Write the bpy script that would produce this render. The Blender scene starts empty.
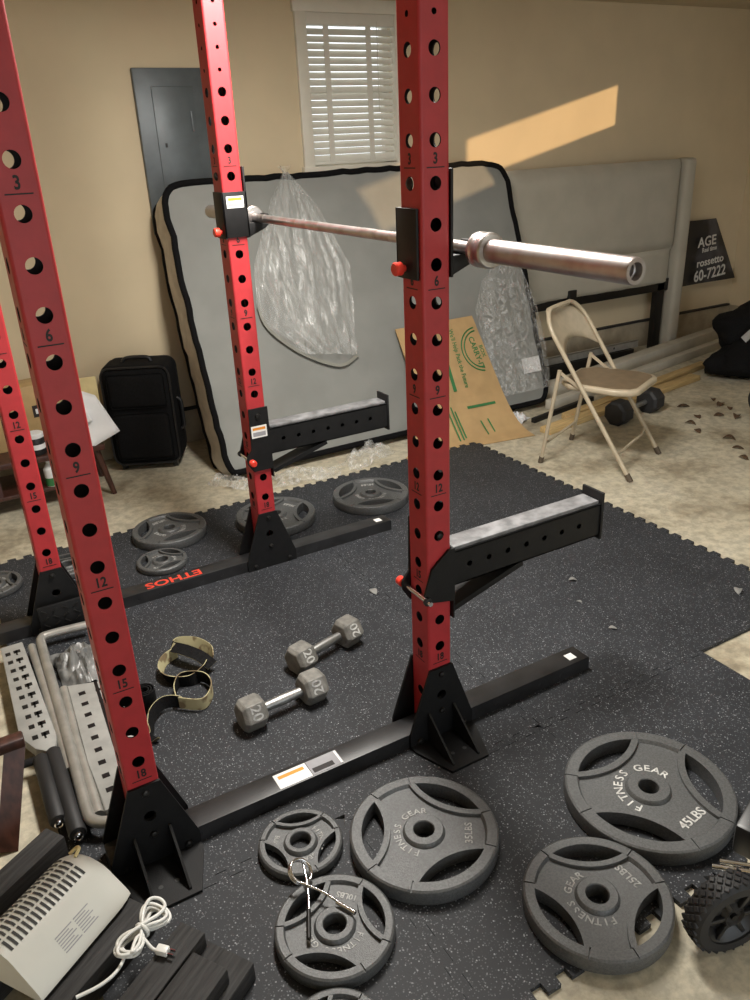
import bpy, bmesh, math, random
from math import sin, cos, pi, radians as R, atan2, sqrt
from mathutils.geometry import tessellate_polygon
from mathutils import Vector as V, Matrix as MX, noise as NZ
random.seed(7)
sc = bpy.context.scene
COL = sc.collection

# ------------------------------------------------------------------ materials
def mat(name, col, rough=.5, metal=0., var=.12, scale=12., bump=0., bscale=60., spec=.5, col2=None, lo=.35, hi=.65, detail=4, stretch=None):
    m = bpy.data.materials.new(name); m.use_nodes = True
    nt = m.node_tree; N = nt.nodes; L = nt.links
    b = N['Principled BSDF']
    b.inputs['Roughness'].default_value = rough; b.inputs['Metallic'].default_value = metal
    b.inputs['Specular IOR Level'].default_value = spec
    tc = N.new('ShaderNodeTexCoord'); no = N.new('ShaderNodeTexNoise')
    no.inputs['Scale'].default_value = scale; no.inputs['Detail'].default_value = detail
    src = tc.outputs['Object']
    if stretch:
        mp = N.new('ShaderNodeMapping'); mp.inputs['Scale'].default_value = stretch
        L.new(src, mp.inputs['Vector']); src = mp.outputs['Vector']
    L.new(src, no.inputs['Vector'])
    cr = N.new('ShaderNodeValToRGB'); e = cr.color_ramp.elements
    c = V(col)
    c2 = V(col2) if col2 else c*(1+var)
    c1 = c if col2 else c*(1-var)
    e[0].position = lo; e[1].position = hi
    e[0].color = (*c1, 1); e[1].color = (*[min(1, x) for x in c2], 1)
    L.new(no.outputs['Fac'], cr.inputs['Fac']); L.new(cr.outputs['Color'], b.inputs['Base Color'])
    if bump:
        n2 = N.new('ShaderNodeTexNoise'); n2.inputs['Scale'].default_value = bscale; n2.inputs['Detail'].default_value = 3
        L.new(src, n2.inputs['Vector'])
        bp = N.new('ShaderNodeBump'); bp.inputs['Strength'].default_value = bump; bp.inputs['Distance'].default_value = .004
        L.new(n2.outputs['Fac'], bp.inputs['Height']); L.new(bp.outputs['Normal'], b.inputs['Normal'])
    return m

def srgb(r, g, b):
    f = lambda x: (x/255/12.92) if x/255 <= .04045 else ((x/255+.055)/1.055)**2.4
    return (f(r), f(g), f(b))

RED = mat('red powder coat', (.42, .028, .034), .45, var=.06, scale=30, bump=.05, bscale=300)
BLACK = mat('black powder coat', (.0065, .0065, .007), .52, var=.2, scale=40, bump=.12, bscale=400, spec=.35)
RAILB = mat('black powder coat lightened for sheen', (.015, .015, .0165), .42, var=.35, scale=14, bump=.1, bscale=400, spec=.6)  # base colour lifted above the plain black coat to paint in the rail tops' sheen
INK = mat('black printed ink', (.012, .008, .008), .6)
STEEL = mat('worn bright steel', (.52, .49, .47), .32, .95, var=.16, scale=18)
RUST = mat('worn steel with rust', (.47, .44, .43), .36, .9, col2=(.34, .25, .22), scale=16, lo=.45, hi=.75)
HANDLE = mat('brushed handle steel', (.33, .33, .32), .42, .9, var=.15, scale=20)
CHROME = mat('chrome', (.75, .75, .76), .15, 1.)
REDPLASTIC = mat('red plastic knob', (.75, .05, .03), .35)
WHITELABEL = mat('white label', (.8, .8, .78), .5, var=.03)
ORANGE = mat('orange print', (.75, .28, .03), .5)
GREYPRINT = mat('grey print', (.30, .30, .32), .5)
LOGORED = mat('red logo print', (.62, .05, .03), .4)
PADGREY = mat('grey plastic pad', (.17, .17, .175), .45, var=.35, scale=25)
IRON = mat('grey painted cast iron', (.100, .103, .104), .36, .25, var=.2, scale=190, bump=.3, bscale=480)
IRONL = mat('pale worn raised letters', (.36, .36, .35), .5, var=.3, scale=60)
IRONW = mat('white painted raised letters', (.50, .50, .48), .5, var=.3, scale=60)
HEXG = mat('grey painted dumbbell iron', (.17, .165, .15), .55, .1, var=.22, scale=40, bump=.3, bscale=220)
WOODD = mat('black stained wood', (.022, .021, .021), .75, var=.5, scale=9, bump=.35, bscale=14, stretch=(1.2, 14, 14))
WOODB = mat('dark brown varnished wood', (.05, .018, .012), .4, var=.35, scale=10, stretch=(6, 6, 1))
PINE = mat('yellow pine', (.52, .37, .17), .6, var=.18, scale=7, stretch=(1, 14, 14))
WHITEWOOD = mat('off-white painted board', (.50, .47, .40), .55, var=.1, scale=8)
WALL = mat('tan wall paint', (.63, .525, .355), .62, var=.035, scale=3, bump=.05, bscale=120, spec=.35)
CEIL = mat('ceiling paint', (.55, .47, .34), .8, var=.03)
WHITEPAINT = mat('white trim paint', (.70, .67, .58), .4, var=.03)
SLAT = mat('white blind slat', (.64, .62, .55), .45, var=.03)
PANELG = mat('grey breaker panel paint', (.10, .117, .126), .42, .2, var=.1, scale=10)
FABG = mat('light grey ticking fabric', (.225, .23, .215), .85, var=.06, scale=5, bump=.25, bscale=9)
PIPE = mat('black fabric piping', (.004, .004, .0045), .9, spec=.15)
SIDEF = mat('cream mattress border', (.52, .48, .43), .5, var=.12, scale=14, bump=.5, bscale=24)
LINEN = mat('beige upholstery cloth', (.42, .395, .33), .85, var=.05, scale=6, bump=.1, bscale=160)
CARD = mat('corrugated cardboard', (.42, .28, .13), .8, var=.08, scale=10)
CARDGREEN = mat('green print on cardboard', (.03, .16, .05), .7)
CHAIRM = mat('beige enamelled steel', (.46, .39, .28), .36, .05, var=.08, scale=20)
CHAIRS = mat('worn brown seat enamel', (.20, .145, .09), .36, .1, var=.12, scale=22)
RUBF = mat('brown rubber foot', (.08, .06, .04), .7)
BLKFAB = mat('black luggage fabric', (.005, .005, .0055), .9, spec=.2, var=.4, scale=120, bump=.4, bscale=300)
BLKPL = mat('black plastic', (.012, .012, .013), .38, var=.15)
BLKRUB = mat('black tire rubber', (.014, .014, .015), .6, var=.2)
CASEG = mat('grey moulded plastic', (.30, .30, .285), .5, var=.1, scale=20)
CASED = mat('dark socket steel', (.022, .022, .024), .35, .6)
TUBEG = mat('brushed grey tube', (.42, .41, .38), .35, .6, var=.12, scale=20)
HEATW = mat('warm white plastic', (.62, .62, .57), .4, var=.02)
CORDW = mat('white cord plastic', (.72, .72, .69), .35, var=.02)
DARKSLOT = mat('dark slot', (.05, .05, .05), .8)
PAPER = mat('white paper', (.70, .71, .72), .7, var=.06, scale=10)
LEAF = mat('dry brown leaf', (.09, .05, .025), .8, var=.4, scale=40)
POSTER = mat('dark glossy poster', (.012, .012, .014), .3, col2=(.10, .10, .12), scale=5, lo=.48, hi=.75)
POSTW = mat('pale poster lettering', (.62, .62, .6), .5)
DARKMET = mat('black steel angle', (.014, .013, .012), .45, .4)
YELPAP = mat('yellow card', (.60, .50, .25), .7)
BOXT = mat('tan printed box', (.40, .27, .12), .6, var=.15, scale=8)
OLIVE = mat('olive webbing', (.42, .38, .22), .8, col2=(.20, .15, .08), scale=30, lo=.52, hi=.60, detail=1, bump=.2, bscale=300)
GLASSD = mat('grey plastic bits', (.16, .16, .155), .35, var=.35, scale=30)

def mat_rubber():
    m = bpy.data.materials.new('speckled black rubber'); m.use_nodes = True
    nt = m.node_tree; N = nt.nodes; L = nt.links; b = N['Principled BSDF']
    b.inputs['Roughness'].default_value = .6; b.inputs['Specular IOR Level'].default_value = .36
    ge = N.new('ShaderNodeNewGeometry')
    def vor(scale, thr, keep):
        v = N.new('ShaderNodeTexVoronoi'); v.inputs['Scale'].default_value = scale
        L.new(ge.outputs['Position'], v.inputs['Vector'])
        a = N.new('ShaderNodeMath'); a.operation = 'LESS_THAN'; a.inputs[1].default_value = thr
        L.new(v.outputs['Distance'], a.inputs[0])
        s = N.new('ShaderNodeSeparateColor'); L.new(v.outputs['Color'], s.inputs[0])
        k = N.new('ShaderNodeMath'); k.operation = 'LESS_THAN'; k.inputs[1].default_value = keep
        L.new(s.outputs[0], k.inputs[0])
        q = N.new('ShaderNodeMath'); q.operation = 'MULTIPLY'
        L.new(a.outputs[0], q.inputs[0]); L.new(k.outputs[0], q.inputs[1])
        w = N.new('ShaderNodeMath'); w.operation = 'MULTIPLY'
        L.new(q.outputs[0], w.inputs[0]); L.new(s.outputs[1], w.inputs[1])
        return w.outputs[0]
    s1 = vor(125, .24, .5); s2 = vor(64, .12, .36); s3 = vor(190, .32, .6)
    mx = N.new('ShaderNodeMath'); mx.operation = 'MAXIMUM'; L.new(s1, mx.inputs[0]); L.new(s2, mx.inputs[1])
    h = N.new('ShaderNodeMath'); h.operation = 'MULTIPLY'; h.inputs[1].default_value = .45; L.new(s3, h.inputs[0])
    mx2 = N.new('ShaderNodeMath'); mx2.operation = 'MAXIMUM'; L.new(mx.outputs[0], mx2.inputs[0]); L.new(h.outputs[0], mx2.inputs[1])
    no = N.new('ShaderNodeTexNoise'); no.inputs['Scale'].default_value = 3.5; no.inputs['Detail'].default_value = 6
    L.new(ge.outputs['Position'], no.inputs['Vector'])
    cr = N.new('ShaderNodeValToRGB'); e = cr.color_ramp.elements
    e[0].position = .35; e[1].position = .7; e[0].color = (.016, .0177, .0213, 1); e[1].color = (.025, .0273, .0322, 1)
    L.new(no.outputs['Fac'], cr.inputs['Fac'])
    mi = N.new('ShaderNodeMix'); mi.data_type = 'RGBA'
    L.new(mx2.outputs[0], mi.inputs[0]); L.new(cr.outputs['Color'], mi.inputs[6]); mi.inputs[7].default_value = (.30, .31, .33, 1)
    L.new(mi.outputs[2], b.inputs['Base Color'])
    n2 = N.new('ShaderNodeTexNoise'); n2.inputs['Scale'].default_value = 260
    L.new(ge.outputs['Position'], n2.inputs['Vector'])
    bp = N.new('ShaderNodeBump'); bp.inputs['Strength'].default_value = .25; bp.inputs['Distance'].default_value = .002
    L.new(n2.outputs['Fac'], bp.inputs['Height']); L.new(bp.outputs['Normal'], b.inputs['Normal'])
    return m
RUBBER = mat_rubber()

def mat_concrete():
    m = bpy.data.materials.new('stained concrete'); m.use_nodes = True
    nt = m.node_tree; N = nt.nodes; L = nt.links; b = N['Principled BSDF']
    b.inputs['Roughness'].default_value = .6
    ge = N.new('ShaderNodeNewGeometry')
    def nz(s, d, r=.55):
        n = N.new('ShaderNodeTexNoise'); n.inputs['Scale'].default_value = s; n.inputs['Detail'].default_value = d; n.inputs['Roughness'].default_value = r
        L.new(ge.outputs['Position'], n.inputs['Vector']); return n.outputs['Fac']
    cr = N.new('ShaderNodeValToRGB'); e = cr.color_ramp.elements
    e[0].position = .30; e[1].position = .66
    e[0].color = (.26, .215, .145, 1); e[1].color = (.56, .52, .41, 1)
    k = e.new(.48); k.color = (.50, .455, .345, 1)
    L.new(nz(2.6, 8, .62), cr.inputs['Fac'])
    c2 = N.new('ShaderNodeValToRGB'); f = c2.color_ramp.elements
    f[0].position = .40; f[1].position = .6; f[0].color = (.72, .72, .72, 1); f[1].color = (1.06, 1.05, 1.03, 1)
    L.new(nz(24, 8, .7), c2.inputs['Fac'])
    mu = N.new('ShaderNodeMix'); mu.data_type = 'RGBA'; mu.blend_type = 'MULTIPLY'; mu.inputs[0].default_value = 1
    L.new(cr.outputs['Color'], mu.inputs[6]); L.new(c2.outputs['Color'], mu.inputs[7])
    L.new(mu.outputs[2], b.inputs['Base Color'])
    bp = N.new('ShaderNodeBump'); bp.inputs['Strength'].default_value = .2; bp.inputs['Distance'].default_value = .004
    L.new(nz(60, 5), bp.inputs['Height']); L.new(bp.outputs['Normal'], b.inputs['Normal'])
    return m
CONC = mat_concrete()
CURB = mat('painted concrete curb', (.33, .28, .20), .8, var=.2, scale=9, bump=.3, bscale=50)

def mat_film(name, dens, strs, tint=(.86, .87, .86), nscale=6.):
    m = bpy.data.materials.new(name); m.use_nodes = True
    nt = m.node_tree; N = nt.nodes; L = nt.links; b = N['Principled BSDF']; out = N['Material Output']
    b.inputs['Base Color'].default_value = (*tint, 1); b.inputs['Roughness'].default_value = .18
    b.inputs['Specular IOR Level'].default_value = .9
    tr = N.new('ShaderNodeBsdfTransparent'); mi = N.new('ShaderNodeMixShader')
    tc = N.new('ShaderNodeTexCoord'); no = N.new('ShaderNodeTexNoise')
    no.inputs['Scale'].default_value = nscale; no.inputs['Detail'].default_value = 5; no.inputs['Distortion'].default_value = 1.4
    mp = N.new('ShaderNodeMapping'); mp.inputs['Scale'].default_value = strs
    L.new(tc.outputs['Object'], mp.inputs['Vector']); L.new(mp.outputs['Vector'], no.inputs['Vector'])
    mr = N.new('ShaderNodeMapRange'); mr.inputs[1].default_value = .36; mr.inputs[2].default_value = .72
    mr.inputs[3].default_value = dens[0]; mr.inputs[4].default_value = dens[1]
    L.new(no.outputs['Fac'], mr.inputs[0]); L.new(mr.outputs[0], mi.inputs['Fac'])
    L.new(tr.outputs[0], mi.inputs[1]); L.new(b.outputs[0], mi.inputs[2]); L.new(mi.outputs[0], out.inputs['Surface'])
    bp = N.new('ShaderNodeBump'); bp.inputs['Strength'].default_value = .8; bp.inputs['Distance'].default_value = .02
    L.new(no.outputs['Fac'], bp.inputs['Height']); L.new(bp.outputs['Normal'], b.inputs['Normal'])
    return m
FILM = mat_film('clear plastic film', (.14, .46), (5, 2, 1.2), nscale=4., tint=(.74, .75, .73))
WRAP = mat_film('shiny plastic wrap', (.03, .42), (7, 4, 5), nscale=5.)
def mat_glass():
    m = bpy.data.materials.new('window glass'); m.use_nodes = True
    nt = m.node_tree; N = nt.nodes; L = nt.links; out = N['Material Output']
    tr = N.new('ShaderNodeBsdfTransparent'); gl = N.new('ShaderNodeBsdfGlossy'); gl.inputs['Roughness'].default_value = .02
    mi = N.new('ShaderNodeMixShader'); mi.inputs[0].default_value = .08
    L.new(tr.outputs[0], mi.inputs[1]); L.new(gl.outputs[0], mi.inputs[2]); L.new(mi.outputs[0], out.inputs['Surface'])
    return m
GLASS = mat_glass()

# ------------------------------------------------------------------ mesh helpers
class M:
    def __init__(s, xf=None): s.v = []; s.f = []; s.mi = []; s.xf = xf or MX.Identity(4)
    def add(s, vs, fs, mi=0, xf=None):
        T = s.xf @ xf if xf is not None else s.xf
        b = len(s.v); s.v += [T @ V(p) for p in vs]
        s.f += [tuple(i+b for i in f) for f in fs]
        s.mi += (list(mi) if isinstance(mi, (list, tuple)) else [mi]*len(fs))
        return s
    def bm(s, bm, mi=0, xf=None):
        bm.verts.index_update()
        s.add([v.co.copy() for v in bm.verts], [[v.index for v in f.verts] for f in bm.faces], mi, xf); bm.free(); return s
    def box(s, x0, x1, y0, y1, z0, z1, mi=0, bev=0, seg=2, xf=None):
        bm = bmesh.new(); bmesh.ops.create_cube(bm, size=1)
        for v in bm.verts: v.co = V((x0+(v.co.x+.5)*(x1-x0), y0+(v.co.y+.5)*(y1-y0), z0+(v.co.z+.5)*(z1-z0)))
        if bev: bmesh.ops.bevel(bm, geom=bm.edges[:], offset=bev, segments=seg, affect='EDGES', profile=.5)
        return s.bm(bm, mi, xf)
    def prism(s, poly, z0, z1, mi=0, xf=None, bev=0):
        a = sum(poly[i][0]*poly[(i+1) % len(poly)][1]-poly[(i+1) % len(poly)][0]*poly[i][1] for i in range(len(poly)))
        if a < 0: poly = poly[::-1]
        n = len(poly)
        vs = [(p[0], p[1], z0) for p in poly]+[(p[0], p[1], z1) for p in poly]
        if n > 40:
            tr = [tuple(t) for t in tessellate_polygon([[V((p[0], p[1], 0)) for p in poly]])]
            tr = [t if (V(poly[t[1]])-V(poly[t[0]])).cross(V(poly[t[2]])-V(poly[t[0]])) > 0 else t[::-1] for t in tr]
            caps = [t[::-1] for t in tr]+[tuple(i+n for i in t) for t in tr]
        else: caps = [tuple(range(n))[::-1], tuple(range(n, 2*n))]
        fs = caps+[(i, (i+1) % n, n+(i+1) % n, n+i) for i in range(n)]
        if bev:
            bm = bmesh.new(); bv = [bm.verts.new(p) for p in vs]
            for f in fs: bm.faces.new([bv[i] for i in f])
            bmesh.ops.bevel(bm, geom=bm.edges[:], offset=bev, segments=2, affect='EDGES', profile=.5)
            return s.bm(bm, mi, xf)
        return s.add(vs, fs, mi, xf)
    def tube(s, pts, r, n=10, mi=0, closed=False, caps=True, xf=None):
        pts = [V(p) for p in pts]; m = len(pts); rs = r if isinstance(r, (list, tuple)) else [r]*m
        tg = []
        for i in range(m):
            if closed: d = pts[(i+1) % m]-pts[i-1]
            else: d = pts[min(i+1, m-1)]-pts[max(i-1, 0)]
            tg.append(d.normalized())
        up = V((0, 0, 1)) if abs(tg[0].z) < .9 else V((1, 0, 0))
        u = (up-tg[0]*up.dot(tg[0])).normalized(); vs = []
        for i in range(m):
            u = (u-tg[i]*u.dot(tg[i])).normalized(); w = tg[i].cross(u)
            for k in range(n):
                a = 2*pi*k/n; vs.append(pts[i]+(u*cos(a)+w*sin(a))*rs[i])
        fs = []
        for i in range(m if closed else m-1):
            j = (i+1) % m
            for k in range(n): fs.append((i*n+k, i*n+(k+1) % n, j*n+(k+1) % n, j*n+k))
        if caps and not closed: fs += [tuple(range(n))[::-1], tuple(range((m-1)*n, m*n))]
        return s.add(vs, fs, mi, xf)
    def cyl(s, p0, p1, r0, r1=None, n=20, mi=0, xf=None):
        return s.tube([p0, p1], [r0, r0 if r1 is None else r1], n, mi, xf=xf)
    def lathe(s, prof, n=48, mi=0, xf=None, closed=False):
        vs = [(r*cos(2*pi*k/n), r*sin(2*pi*k/n), z) for r, z in prof for k in range(n)]; m = len(prof); fs = []
        for i in range(m if closed else m-1):
            j = (i+1) % m
            for k in range(n): fs.append((i*n+k, i*n+(k+1) % n, j*n+(k+1) % n, j*n+k))
        return s.add(vs, fs, mi, xf)
    def ribbon(s, pts, w, th, n_of=None, mi=0, mo=None, xf=None):
        pts = [V(p) for p in pts]; vs = []; fs = []; ms = []
        for i, p in enumerate(pts):
            d = (pts[min(i+1, len(pts)-1)]-pts[max(i-1, 0)]).normalized()
            wd = V(n_of(i/(len(pts)-1))) if n_of else V((0, 0, 1))
            wd = (wd-d*wd.dot(d)).normalized(); nn = d.cross(wd)
            for a, b in ((-1, -1), (1, -1), (1, 1), (-1, 1)): vs.append(p+wd*a*w/2+nn*b*th/2)
        for i in range(len(pts)-1):
            for k in range(4):
                fs.append((i*4+k, i*4+(k+1) % 4, i*4+4+(k+1) % 4, i*4+4+k)); ms.append(mo if (mo is not None and k == 0) else mi)
        fs += [(3, 2, 1, 0), tuple(len(pts)*4-4+k for k in range(4))]; ms += [mi, mi]
        return s.add(vs, fs, ms, xf)
    def holed(s, w0, w1, z0, z1, holes, thick, xf, mi=0, n=20):
        """a flat strip in local X (width) and Y (length); Z is the outward normal; round holes with walls"""
        holes = sorted(holes); b = [z0]+[(holes[i][0]+holes[i+1][0])/2 for i in range(len(holes)-1)]+[z1]
        for i, (zc, r, xc) in enumerate(holes):
            lo, hi = b[i]-zc, b[i+1]-zc; l, rr = w0-xc, w1-xc
            an = sorted([2*pi*k/n for k in range(n)]+[atan2(y, x) % (2*pi) for x in (l, rr) for y in (lo, hi)])
            A = []
            for a in an:
                if not A or a-A[-1] > 1e-5: A.append(a)
            vo = []; vi = []; vd = []
            for a in A:
                c, q = cos(a), sin(a); t = 1e9
                if c > 1e-9: t = min(t, rr/c)
                if c < -1e-9: t = min(t, l/c)
                if q > 1e-9: t = min(t, hi/q)
                if q < -1e-9: t = min(t, lo/q)
                vo.append((xc+c*t, zc+q*t, 0)); vi.append((xc+c*r, zc+q*r, 0)); vd.append((xc+c*r, zc+q*r, -thick))
            k = len(A); fs = []
            for j in range(k):
                j2 = (j+1) % k
                fs += [(j, j2, k+j2, k+j), (k+j, k+j2, 2*k+j2, 2*k+j)]
            s.add(vo+vi+vd, fs, mi, xf)
        if not holes: s.add([(w0, z0, 0), (w1, z0, 0), (w1, z1, 0), (w0, z1, 0)], [(0, 1, 2, 3)], mi, xf)
        return s
    def text(s, st, size, xf, mi=0, bold=0., align='CENTER', ext=.0004, sx=1.):
        vs, fs = text_geo(st, align, bold, ext/size)
        return s.add([(p[0]*size*sx, p[1]*size, p[2]*size) for p in vs], fs, mi, xf)
    def build(s, name, mats, parent=None, smooth=35, weld=False, **props):
        me = bpy.data.meshes.new(name); me.from_pydata([tuple(p) for p in s.v], [], s.f)
        for m in (mats if isinstance(mats, (list, tuple)) else [mats]): me.materials.append(m)
        me.polygons.foreach_set('material_index', s.mi)
        if weld:
            bm = bmesh.new(); bm.from_mesh(me); bmesh.ops.remove_doubles(bm, verts=bm.verts[:], dist=1e-5); bm.to_mesh(me); bm.free()
        if smooth:
            me.polygons.foreach_set('use_smooth', [True]*len(me.polygons)); me.set_sharp_from_angle(angle=R(smooth))
        me.update()
        o = bpy.data.objects.new(name, me); COL.objects.link(o)
        if parent is not None: o.parent = parent
        for k, v in props.items(): o[k] = v
        return o

_tc = {}
def text_geo(st, align, bold, ext):
    k = (st, align, bold, round(ext, 5))
    if k not in _tc:
        cu = bpy.data.curves.new('t', 'FONT'); cu.body = st; cu.size = 1; cu.align_x = align; cu.align_y = 'CENTER'
        cu.offset = bold; cu.extrude = ext; cu.resolution_u = 3
        o = bpy.data.objects.new('t', cu); COL.objects.link(o)
        dg = bpy.context.evaluated_depsgraph_get(); me = bpy.data.meshes.new_from_object(o.evaluated_get(dg))
        _tc[k] = ([v.co.copy() for v in me.vertices], [tuple(p.vertices) for p in me.polygons])
        bpy.data.objects.remove(o); bpy.data.curves.remove(cu); bpy.data.meshes.remove(me)
    return _tc[k]

def boolean(a, b, op):
    """a, b: M builders in the same space; returns a builder of the result"""
    oa = a.build('a', INK, smooth=0); ob = b.build('b', INK, smooth=0)
    md = oa.modifiers.new('x', 'BOOLEAN'); md.operation = op; md.solver = 'EXACT'; md.object = ob; md.use_self = (op == 'UNION')
    dg = bpy.context.evaluated_depsgraph_get(); dg.update(); me = bpy.data.meshes.new_from_object(oa.evaluated_get(dg))
    r = M(); r.add([v.co.copy() for v in me.vertices], [tuple(p.vertices) for p in me.polygons])
    for o in (oa, ob):
        q = o.data; bpy.data.objects.remove(o); bpy.data.meshes.remove(q)
    bpy.data.meshes.remove(me); return r

def frame(o, x, y):
    x = V(x).normalized(); y = V(y); y = (y-x*y.dot(x)).normalized(); z = x.cross(y)
    return MX(((x.x, y.x, z.x, o[0]), (x.y, y.y, z.y, o[1]), (x.z, y.z, z.z, o[2]), (0, 0, 0, 1)))
def tag(o, label, cat, group=None):
    o['label'] = label; o['category'] = cat
    if group: o['group'] = group
    return o
def thing(name, label, cat, loc=(0, 0, 0), rz=0., group=None):
    o = bpy.data.objects.new(name, None); COL.objects.link(o); o.location = loc; o.rotation_euler = (0, 0, rz)
    o.empty_display_size = .05
    return tag(o, label, cat, group)
def dup(root, label=None, loc=None, rz=None, group=None):
    def cp(o, par):
        c = o.copy(); COL.objects.link(c)
        if par is not None: c.parent = par
        for ch in list(o.children): cp(ch, c)
        return c
    r = cp(root, None)
    if label: r['label'] = label
    if group: r['group'] = group
    if loc is not None: r.location = loc
    if rz is not None: r.rotation_euler = (0, 0, rz)
    return r
def struct(name, mb, m, parent=None, smooth=35):
    o = mb.build(name, m, parent, smooth)
    if parent is None: o['kind'] = 'structure'
    return o
def smoothpath(pts, n=8, closed=False):
    pts = [V(p) for p in pts]; m = len(pts); out = []
    for i in range(m if closed else m-1):
        g = (lambda k: pts[k % m]) if closed else (lambda k: pts[max(0, min(m-1, k))])
        p0, p1, p2, p3 = g(i-1), g(i), g(i+1), g(i+2)
        for k in range(n):
            t = k/n
            out.append(.5*((2*p1)+(p2-p0)*t+(2*p0-5*p1+4*p2-p3)*t*t+(3*p1-p0-3*p2+p3)*t**3))
    if not closed: out.append(pts[-1])
    return out
FLOOR = -.013
# ------------------------------------------------------------------ the setting
X0, X1, Y0, Y1, ZC = -1.7, 5.9, -3.8, 3.0, 2.37
struct('floor', M().box(X0-.5, X1+.5, Y0-8, Y1+.5, FLOOR-.1, FLOOR), CONC, smooth=0)
struct('ceiling', M().box(X0-.2, X1+.2, Y0-.2, Y1+.2, ZC, ZC+.1), CEIL, smooth=0)
WX0, WX1, WZ0, WZ1 = 2.0, 2.585, 1.475, 2.262
m = M(); t = .14
m.box(X0-.1, WX0, Y1, Y1+t, FLOOR, ZC); m.box(WX1, X1+.1, Y1, Y1+t, FLOOR, ZC)
m.box(WX0, WX1, Y1, Y1+t, FLOOR, WZ0); m.box(WX0, WX1, Y1, Y1+t, WZ1, ZC)
struct('wall_back', m, WALL, smooth=0)
SY0, SY1, SZ0, SZ1 = -1.0, 1.57, 1.985, 2.262
m = M()
m.box(X1, X1+.12, Y0, SY0, FLOOR, ZC); m.box(X1, X1+.12, SY1, Y1+t, FLOOR, ZC)
m.box(X1, X1+.12, SY0, SY1, FLOOR, SZ0); m.box(X1, X1+.12, SY0, SY1, SZ1, ZC)
m.box(X1, X1+.12, .02, .24, SZ0, SZ1)
struct('wall_right', m, WALL, smooth=0)
struct('wall_left', M().box(X0-.12, X0, Y0, Y1+t, FLOOR, ZC), WALL, smooth=0)
m = M(); GX0, GX1, GZ = -1.3, 4.2, 2.08
m.box(X0, GX0, Y0-.12, Y0, FLOOR, ZC); m.box(GX1, X1, Y0-.12, Y0, FLOOR, ZC); m.box(GX0, GX1, Y0-.12, Y0, GZ, ZC)
struct('wall_front', m, WALL, smooth=0)
struct('sun_block_wall', M().box(X1, X1+.12, Y0-7.5, Y0, FLOOR, 3.4), WHITEPAINT, smooth=0)  # unseen wall added outdoors to keep sun from entering the front opening
struct('baseboard_back', M().box(X0, X1, Y1-.03, Y1, FLOOR, .185, bev=.006), CURB)
struct('baseboard_right', M().box(X1-.03, X1, Y0, Y1-.03, FLOOR, .185, bev=.006), CURB)
struct('trim_back', M().box(X0, X1-.03, Y1-.034, Y1, .185, .2, bev=.003), WOODD)
# window with casing, glass and a blind
w = bpy.data.objects.new('window_1', None); COL.objects.link(w); w['kind'] = 'structure'
c = .055; m = M()
m.box(WX0-c, WX0+.012, Y1-.022, Y1+.03, WZ0-.02, WZ1+c, bev=.004); m.box(WX1-.012, WX1+c, Y1-.022, Y1+.03, WZ0-.02, WZ1+c, bev=.004)
m.box(WX0-c-.01, WX1+c+.01, Y1-.024, Y1+.03, WZ1-.012, WZ1+c, bev=.004); m.box(WX0-c-.012, WX1+c+.012, Y1-.04, Y1+.03, WZ0-.03, WZ0, bev=.005)
m.build('window_casing', WHITEPAINT, w)
m = M(); yy = Y1+.10
for a, b_, c_, d in ((WX0, WX0+.04, WZ0, WZ1), (WX1-.04, WX1, WZ0, WZ1), (WX0, WX1, WZ0, WZ0+.04), (WX0, WX1, WZ1-.04, WZ1), (WX0, WX1, 1.84, 1.88)): m.box(a, b_, yy-.02, yy+.02, c_, d)
m.build('window_sash', WHITEPAINT, w)
M().box(WX0+.04, WX1-.04, yy-.002, yy+.002, WZ0+.04, WZ1-.04).build('pane', GLASS, w, smooth=0)
bl = bpy.data.objects.new('window_blind', None); COL.objects.link(bl); bl.parent = w
M().box(WX0+.006, WX1-.006, Y1-.012, Y1+.05, WZ1-.072, WZ1-.012, bev=.004).build('head_rail', SLAT, bl)
NS = 19; za, zb = WZ1-.10, WZ0+.04
for i in range(NS):
    z = za+(zb-za)*i/(NS-1)
    T = MX.Translation((0, Y1+.02, z)) @ MX.Rotation(R(60), 4, 'X')
    M().box(WX0+.008, WX1-.008, -.0186, .0186, -.0014, .0014, xf=T).build('slat', SLAT, bl, smooth=0)
for x in (2.135, 2.405):
    M().box(x-.017, x+.017, Y1-.006, Y1-.004, zb-.02, WZ1-.06).build('ladder_tape', SLAT, bl, smooth=0)
M().box(WX0+.008, WX1-.008, Y1+.0, Y1+.04, WZ0+.005, WZ0+.024, bev=.004).build('bottom_rail', SLAT, bl)
M().tube([(2.46, Y1-.012, WZ1-.05), (2.46, Y1-.012, 1.75)], .003, 6).build('tilt_cord', SLAT, bl)
# breaker panel
bp_ = thing('breaker_panel', 'dark grey electrical breaker panel with a hinged door on the tan wall', 'electrical panel', (1.2, Y1, 1.6))
bp_.location = (1.21, Y1-.03, 1.58)
M().box(-.19, .19, 0, .03, -.40, .40, bev=.006).build('panel_cover', PANELG, bp_)
M().box(-.105, .115, -.006, 0, -.33, .315, bev=.003).build('panel_door', PANELG, bp_)
M().box(.085, .1, -.013, -.006, .1, .2, bev=.003).build('latch', PANELG, bp_)
M().box(-.07, -.058, -.0075, -.006, .03, .05).build('keyhole', DARKSLOT, bp_)

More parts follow.
